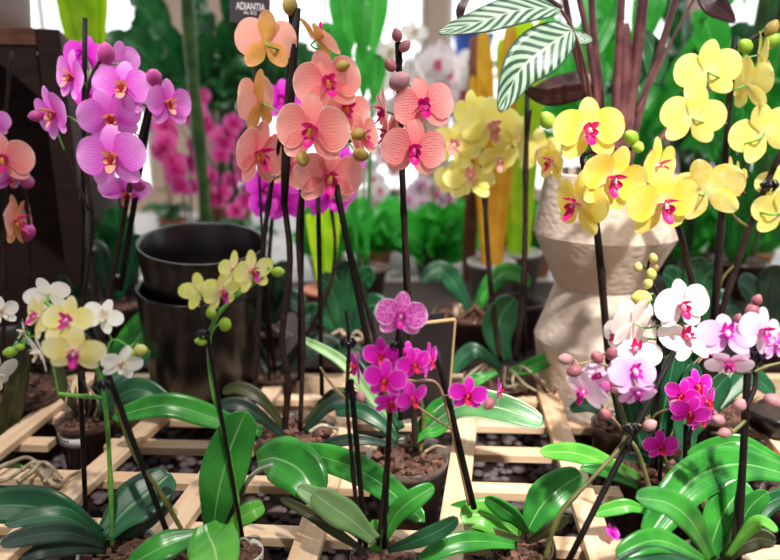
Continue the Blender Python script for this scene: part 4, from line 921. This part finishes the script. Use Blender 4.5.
bgplant('potted_foliage_plant', 'dark broad leaved plant behind the plum tag', 218, 2.5, -30, 70, 100, 34, 'foliage_dark', 'terracotta', .10, .18, 'stalked', seed=41, droop=.45, low=.7)
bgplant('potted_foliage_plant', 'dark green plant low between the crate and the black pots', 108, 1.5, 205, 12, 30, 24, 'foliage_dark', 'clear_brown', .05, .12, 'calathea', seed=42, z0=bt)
bgplant('potted_foliage_plant', 'tall plant with broad upright leaves behind the peach and salmon blooms', 362, 1.62, -40, 9, 70, 26, 'foliage', 'clear_brown', .06, .10, 'stalked', seed=46, z0=bt, droop=.2, low=.75)
bgplant('potted_foliage_plant', 'tall golden and green strap leaved plant behind the striped leaf', 500, 1.6, -30, 7, 34, 22, 'foliage_gold', 'grey_pot', .06, .12, seed=44, z0=bt, droop=.05)
bgplant('potted_foliage_plant', 'lime strap leaved plant at the top, right of the golden one', 530, 1.72, -30, 9, 30, 22, 'foliage_lime', 'grey_pot', .06, .12, seed=45, z0=bt, droop=.05)
bgplant('potted_foliage_plant', 'tall green leafy plant behind the maroon stalks', 620, 2.1, -60, 70, 110, 24, 'foliage', 'terracotta', .08, .15, 'stalked', seed=47, droop=.5, low=.45)
bgplant('potted_foliage_plant', 'tall bright green plant in the upper right corner', 765, 1.7, -30, 24, 70, 40, 'foliage', 'clear_brown', .07, .10, 'stalked', seed=48, z0=bt, droop=.3, low=.6)
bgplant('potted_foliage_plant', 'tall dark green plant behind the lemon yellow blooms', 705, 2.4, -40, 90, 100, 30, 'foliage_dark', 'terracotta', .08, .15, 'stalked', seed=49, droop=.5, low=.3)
# lime fern-like plant above the violet blooms
bgplant('potted_foliage_plant', 'yellow green upright plant behind the top of the crate, above the violet blooms', 86, 1.62, -60, 14, 34, 26, 'foliage_lime', 'white_pot', .045, .60, seed=50, z0=bt, droop=.02)
# clear pot with bark, wide, behind the card
Kp = Orchid('wide clear pot of bark and roots behind the black card, with no flowers', (468, 312), Y=1.34, r=.075, pot='clear_brown', bottom=bt)
Kp.leaf([(470, 312), (455, 285), (440, 270), (420, 282)], 20, 'leaf_deep'); Kp.leaf([(475, 312), (490, 285), (510, 272), (530, 285)], 20, 'leaf')
root_tangle(Kp, 468, 312, 7, 30, 10)
Kq = Orchid('small clear pot with a short leafy orchid, right of the crate', (115, 304), Y=1.38, r=.055, pot='clear_brown', bottom=bt)
Kq.leaf([(112, 300), (104, 270), (98, 250), (84, 245)], 20, 'leaf_dark'); Kq.leaf([(118, 300), (130, 270), (134, 250), (140, 235)], 20, 'leaf_deep')
bm = bmesh.new(); dq = at(521, 300, 1.32); rq = 24 * mpp(dq)
lathe(bm, [(rq * .74, 0), (rq * .78, .004), (rq * .97, dq.z - bt - .012), (rq * 1.05, dq.z - bt - .012), (rq * 1.05, dq.z - bt), (rq * .97, dq.z - bt), (rq * .93, dq.z - bt - .02), (rq * .74, .02)], (dq.x, 1.32, bt), 36)
o = mesh_obj('plum_pot', bm, plain('plum_plastic', '3c2a30', .45, '4a343a')); tag(o, 'tall dark plum pot behind the upright leaf, left of the beige planter', 'pot')
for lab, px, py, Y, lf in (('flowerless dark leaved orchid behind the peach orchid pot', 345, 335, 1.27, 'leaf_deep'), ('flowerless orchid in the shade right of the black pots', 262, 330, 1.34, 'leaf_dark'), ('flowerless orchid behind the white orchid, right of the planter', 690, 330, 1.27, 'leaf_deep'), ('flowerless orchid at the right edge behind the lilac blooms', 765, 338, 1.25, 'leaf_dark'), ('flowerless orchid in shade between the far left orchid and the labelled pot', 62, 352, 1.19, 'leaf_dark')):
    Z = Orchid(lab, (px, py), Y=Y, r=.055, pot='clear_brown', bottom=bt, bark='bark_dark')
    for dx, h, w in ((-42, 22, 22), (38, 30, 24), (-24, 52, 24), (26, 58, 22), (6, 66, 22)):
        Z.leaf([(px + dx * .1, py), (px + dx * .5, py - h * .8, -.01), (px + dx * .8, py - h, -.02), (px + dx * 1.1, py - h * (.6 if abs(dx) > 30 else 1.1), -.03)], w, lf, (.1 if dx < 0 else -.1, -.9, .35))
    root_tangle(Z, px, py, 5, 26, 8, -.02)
# brown post, canes, navy and blue objects
pp = at(470, 240, 1.95); bm = bmesh.new()
for i in range(1): lathe(bm, [(.022, 0), (.020, .3), (.0205, .6), (.019, .72)], (pp.x + .0, 1.95, ZB), 14)
o = mesh_obj('wooden_post', bm, MT['post_wood']); tag(o, 'brown wooden post rising from the back bench behind the yellow blooms', 'post')
for px, w, lab in ((692, .012, 'green bamboo cane right of the beige planter'), (738, .014, 'green bamboo cane behind the crossing dark stems'), (757, .016, 'green bamboo cane nearest the right edge'), (203, .016, 'thick dark green cane rising behind the black pots')):
    x = at(px, 200, 1.9).x; bm = bmesh.new(); tube(bm, [V((x + .004 * math.sin(i), 1.9, ZB + i * .15)) for i in range(8)], w, w * .9, 10, nodes=2)
    o = mesh_obj('bamboo_cane', bm, MT['cane']); tag(o, lab, 'cane')
def bucket(name, label, px, Y, r, h, mat, z0):
    x = at(px, 200, Y).x; bm = bmesh.new()
    lathe(bm, [(r * .8, 0), (r * .98, h * .93), (r * 1.05, h * .94), (r * 1.05, h), (r * .97, h), (r * .94, h * .9), (r * .78, .01)], (x, Y, z0), 32); o = mesh_obj(name, bm, MT[mat]); tag(o, label, 'pot')
bucket('tall_navy_pot', 'tall navy pot standing between the crate and the black pots', 103, 1.66, .055, .30, 'navy', bt)
bx = at(474, 46, 2.9); bm = bmesh.new(); lathe(bm, [(.07, 0), (.085, .10), (.09, .10), (.09, .11), (.08, .11), (.075, .05)], (0, 0, 0), 28)
sh = thing('wall_shelf', 'pale shelf high at the back holding a blue pot', 'shelf', (bx.x, 2.95, bx.z - .07))
box_obj('shelf_board', (bx.x, 2.95, bx.z - .07), (.5, .25, .02), None, MT['white_pot'], sh)
for s in (-.22, .22): box_obj('shelf_post', (bx.x + s, 3.06, (bx.z - .08 + ZB) / 2), (.02, .02, bx.z - .08 - ZB), None, MT['white_pot'], sh)
o = mesh_obj('blue_pot', bm, MT['blue']); o.location = (bx.x, 2.92, bx.z - .06); tag(o, 'blue pot out of focus at the top, left of the striped leaf', 'pot')

# ================================================================== SETTING: greenhouse shell
wall = plain('wall_beige', 'd9c0ae', .9, 'c9b09e', 2); wh = plain('white_paint', 'e8e6e4', .6); tile = plain('floor_concrete', '9a948e', .8, '8a847e', 4, bump=.2)
def sbox(nm, c, s, m):
    bm = bmesh.new(); box(bm, (0, 0, 0), s); o = mesh_obj(nm, bm, m, smooth=False); o.location = c; return structure(o)
sbox('floor', (0, 3.0, -.83), (9, 9, .06), tile)
YW = 5.2
sbox('wall_back_low', (0, YW, -.45), (9, .12, .70), wall)
for i, x in enumerate((-3.6, -1.55, .35, 2.2, 4.0)): sbox('wall_back_pier', (x, YW, 1.6), ((.5, .62, .16, .16, .5)[i], .14, 3.4), wall)
for i, (a, b) in enumerate(((-3.35, -1.86), (-1.24, .27), (.43, 2.12), (2.28, 3.75))):
    w = bpy.data.objects.new('window_%d' % (i + 1), None); COL.objects.link(w); w.location = ((a + b) / 2, YW, -.1); structure(w)
    for nm, c, s in (('window_frame', (a + .02, YW, 1.6), (.04, .06, 3.4)), ('window_frame', (b - .02, YW, 1.6), (.04, .06, 3.4)), ('mullion', ((a + b) / 2, YW, 1.6), (.03, .05, 3.4)), ('transom', ((a + b) / 2, YW, .75), (b - a, .045, .035))):
        box_obj(nm, c, s, None, wh, w, 0)
    box_obj('pane', ((a + b) / 2, YW + .01, 1.6), (b - a - .08, .006, 3.38), None, MT['glass'], w, 0)
S_LIGHT = True
# ================================================================== LIGHT
wd = bpy.data.worlds.new('world'); S.world = wd; wd.use_nodes = True
bgn = wd.node_tree.nodes['Background']; bgn.inputs[0].default_value = (.95, .97, 1.0, 1)
nt = wd.node_tree; tc = nt.nodes.new('ShaderNodeTexCoord'); sx = nt.nodes.new('ShaderNodeSeparateXYZ'); mr = nt.nodes.new('ShaderNodeMapRange')
nt.links.new(tc.outputs['Generated'], sx.inputs[0]); nt.links.new(sx.outputs[1], mr.inputs[0]); nt.links.new(mr.outputs[0], bgn.inputs[1])   # bright sky on the far side of the greenhouse
for i, v in enumerate((-.2, .9, .16, 2.3)): mr.inputs[i + 1].default_value = v
def light(name, typ, loc, target, energy, color=(1, 1, 1), **k):
    l = bpy.data.lights.new(name, typ); l.energy = energy; l.color = color
    for a, b in k.items(): setattr(l, a, b)
    o = bpy.data.objects.new(name, l); COL.objects.link(o); o.location = loc
    o.rotation_euler = (V(target) - V(loc)).to_track_quat('-Z', 'Y').to_euler(); return o
light('sun', 'SUN', (1, 0, 3), (.35, 1.55, 0), 1.7, (1, .95, .88), angle=.03)
light('added_spot', 'SPOT', (.55, -.1, 1.7), (.34, .98, .1), 190, (1, .95, .88), spot_size=math.radians(36), spot_blend=.85, shadow_soft_size=.05)  # unseen spot added to brighten centre and right, falling off to the left
light('added_spot', 'SPOT', (-.7, .2, 1.6), (-.27, 1.0, .55), 80, (1, .94, .9), spot_size=math.radians(28), spot_blend=1.0, shadow_soft_size=.05)  # second unseen spot, added to lift the violet blooms at left
S.view_settings.view_transform = 'Standard'; S.view_settings.look = 'None'; S.view_settings.gamma = 1
S.view_settings.use_curve_mapping = False; S.view_settings.exposure = 0.32
S.cycles.max_bounces = 8; S.cycles.transparent_max_bounces = 16
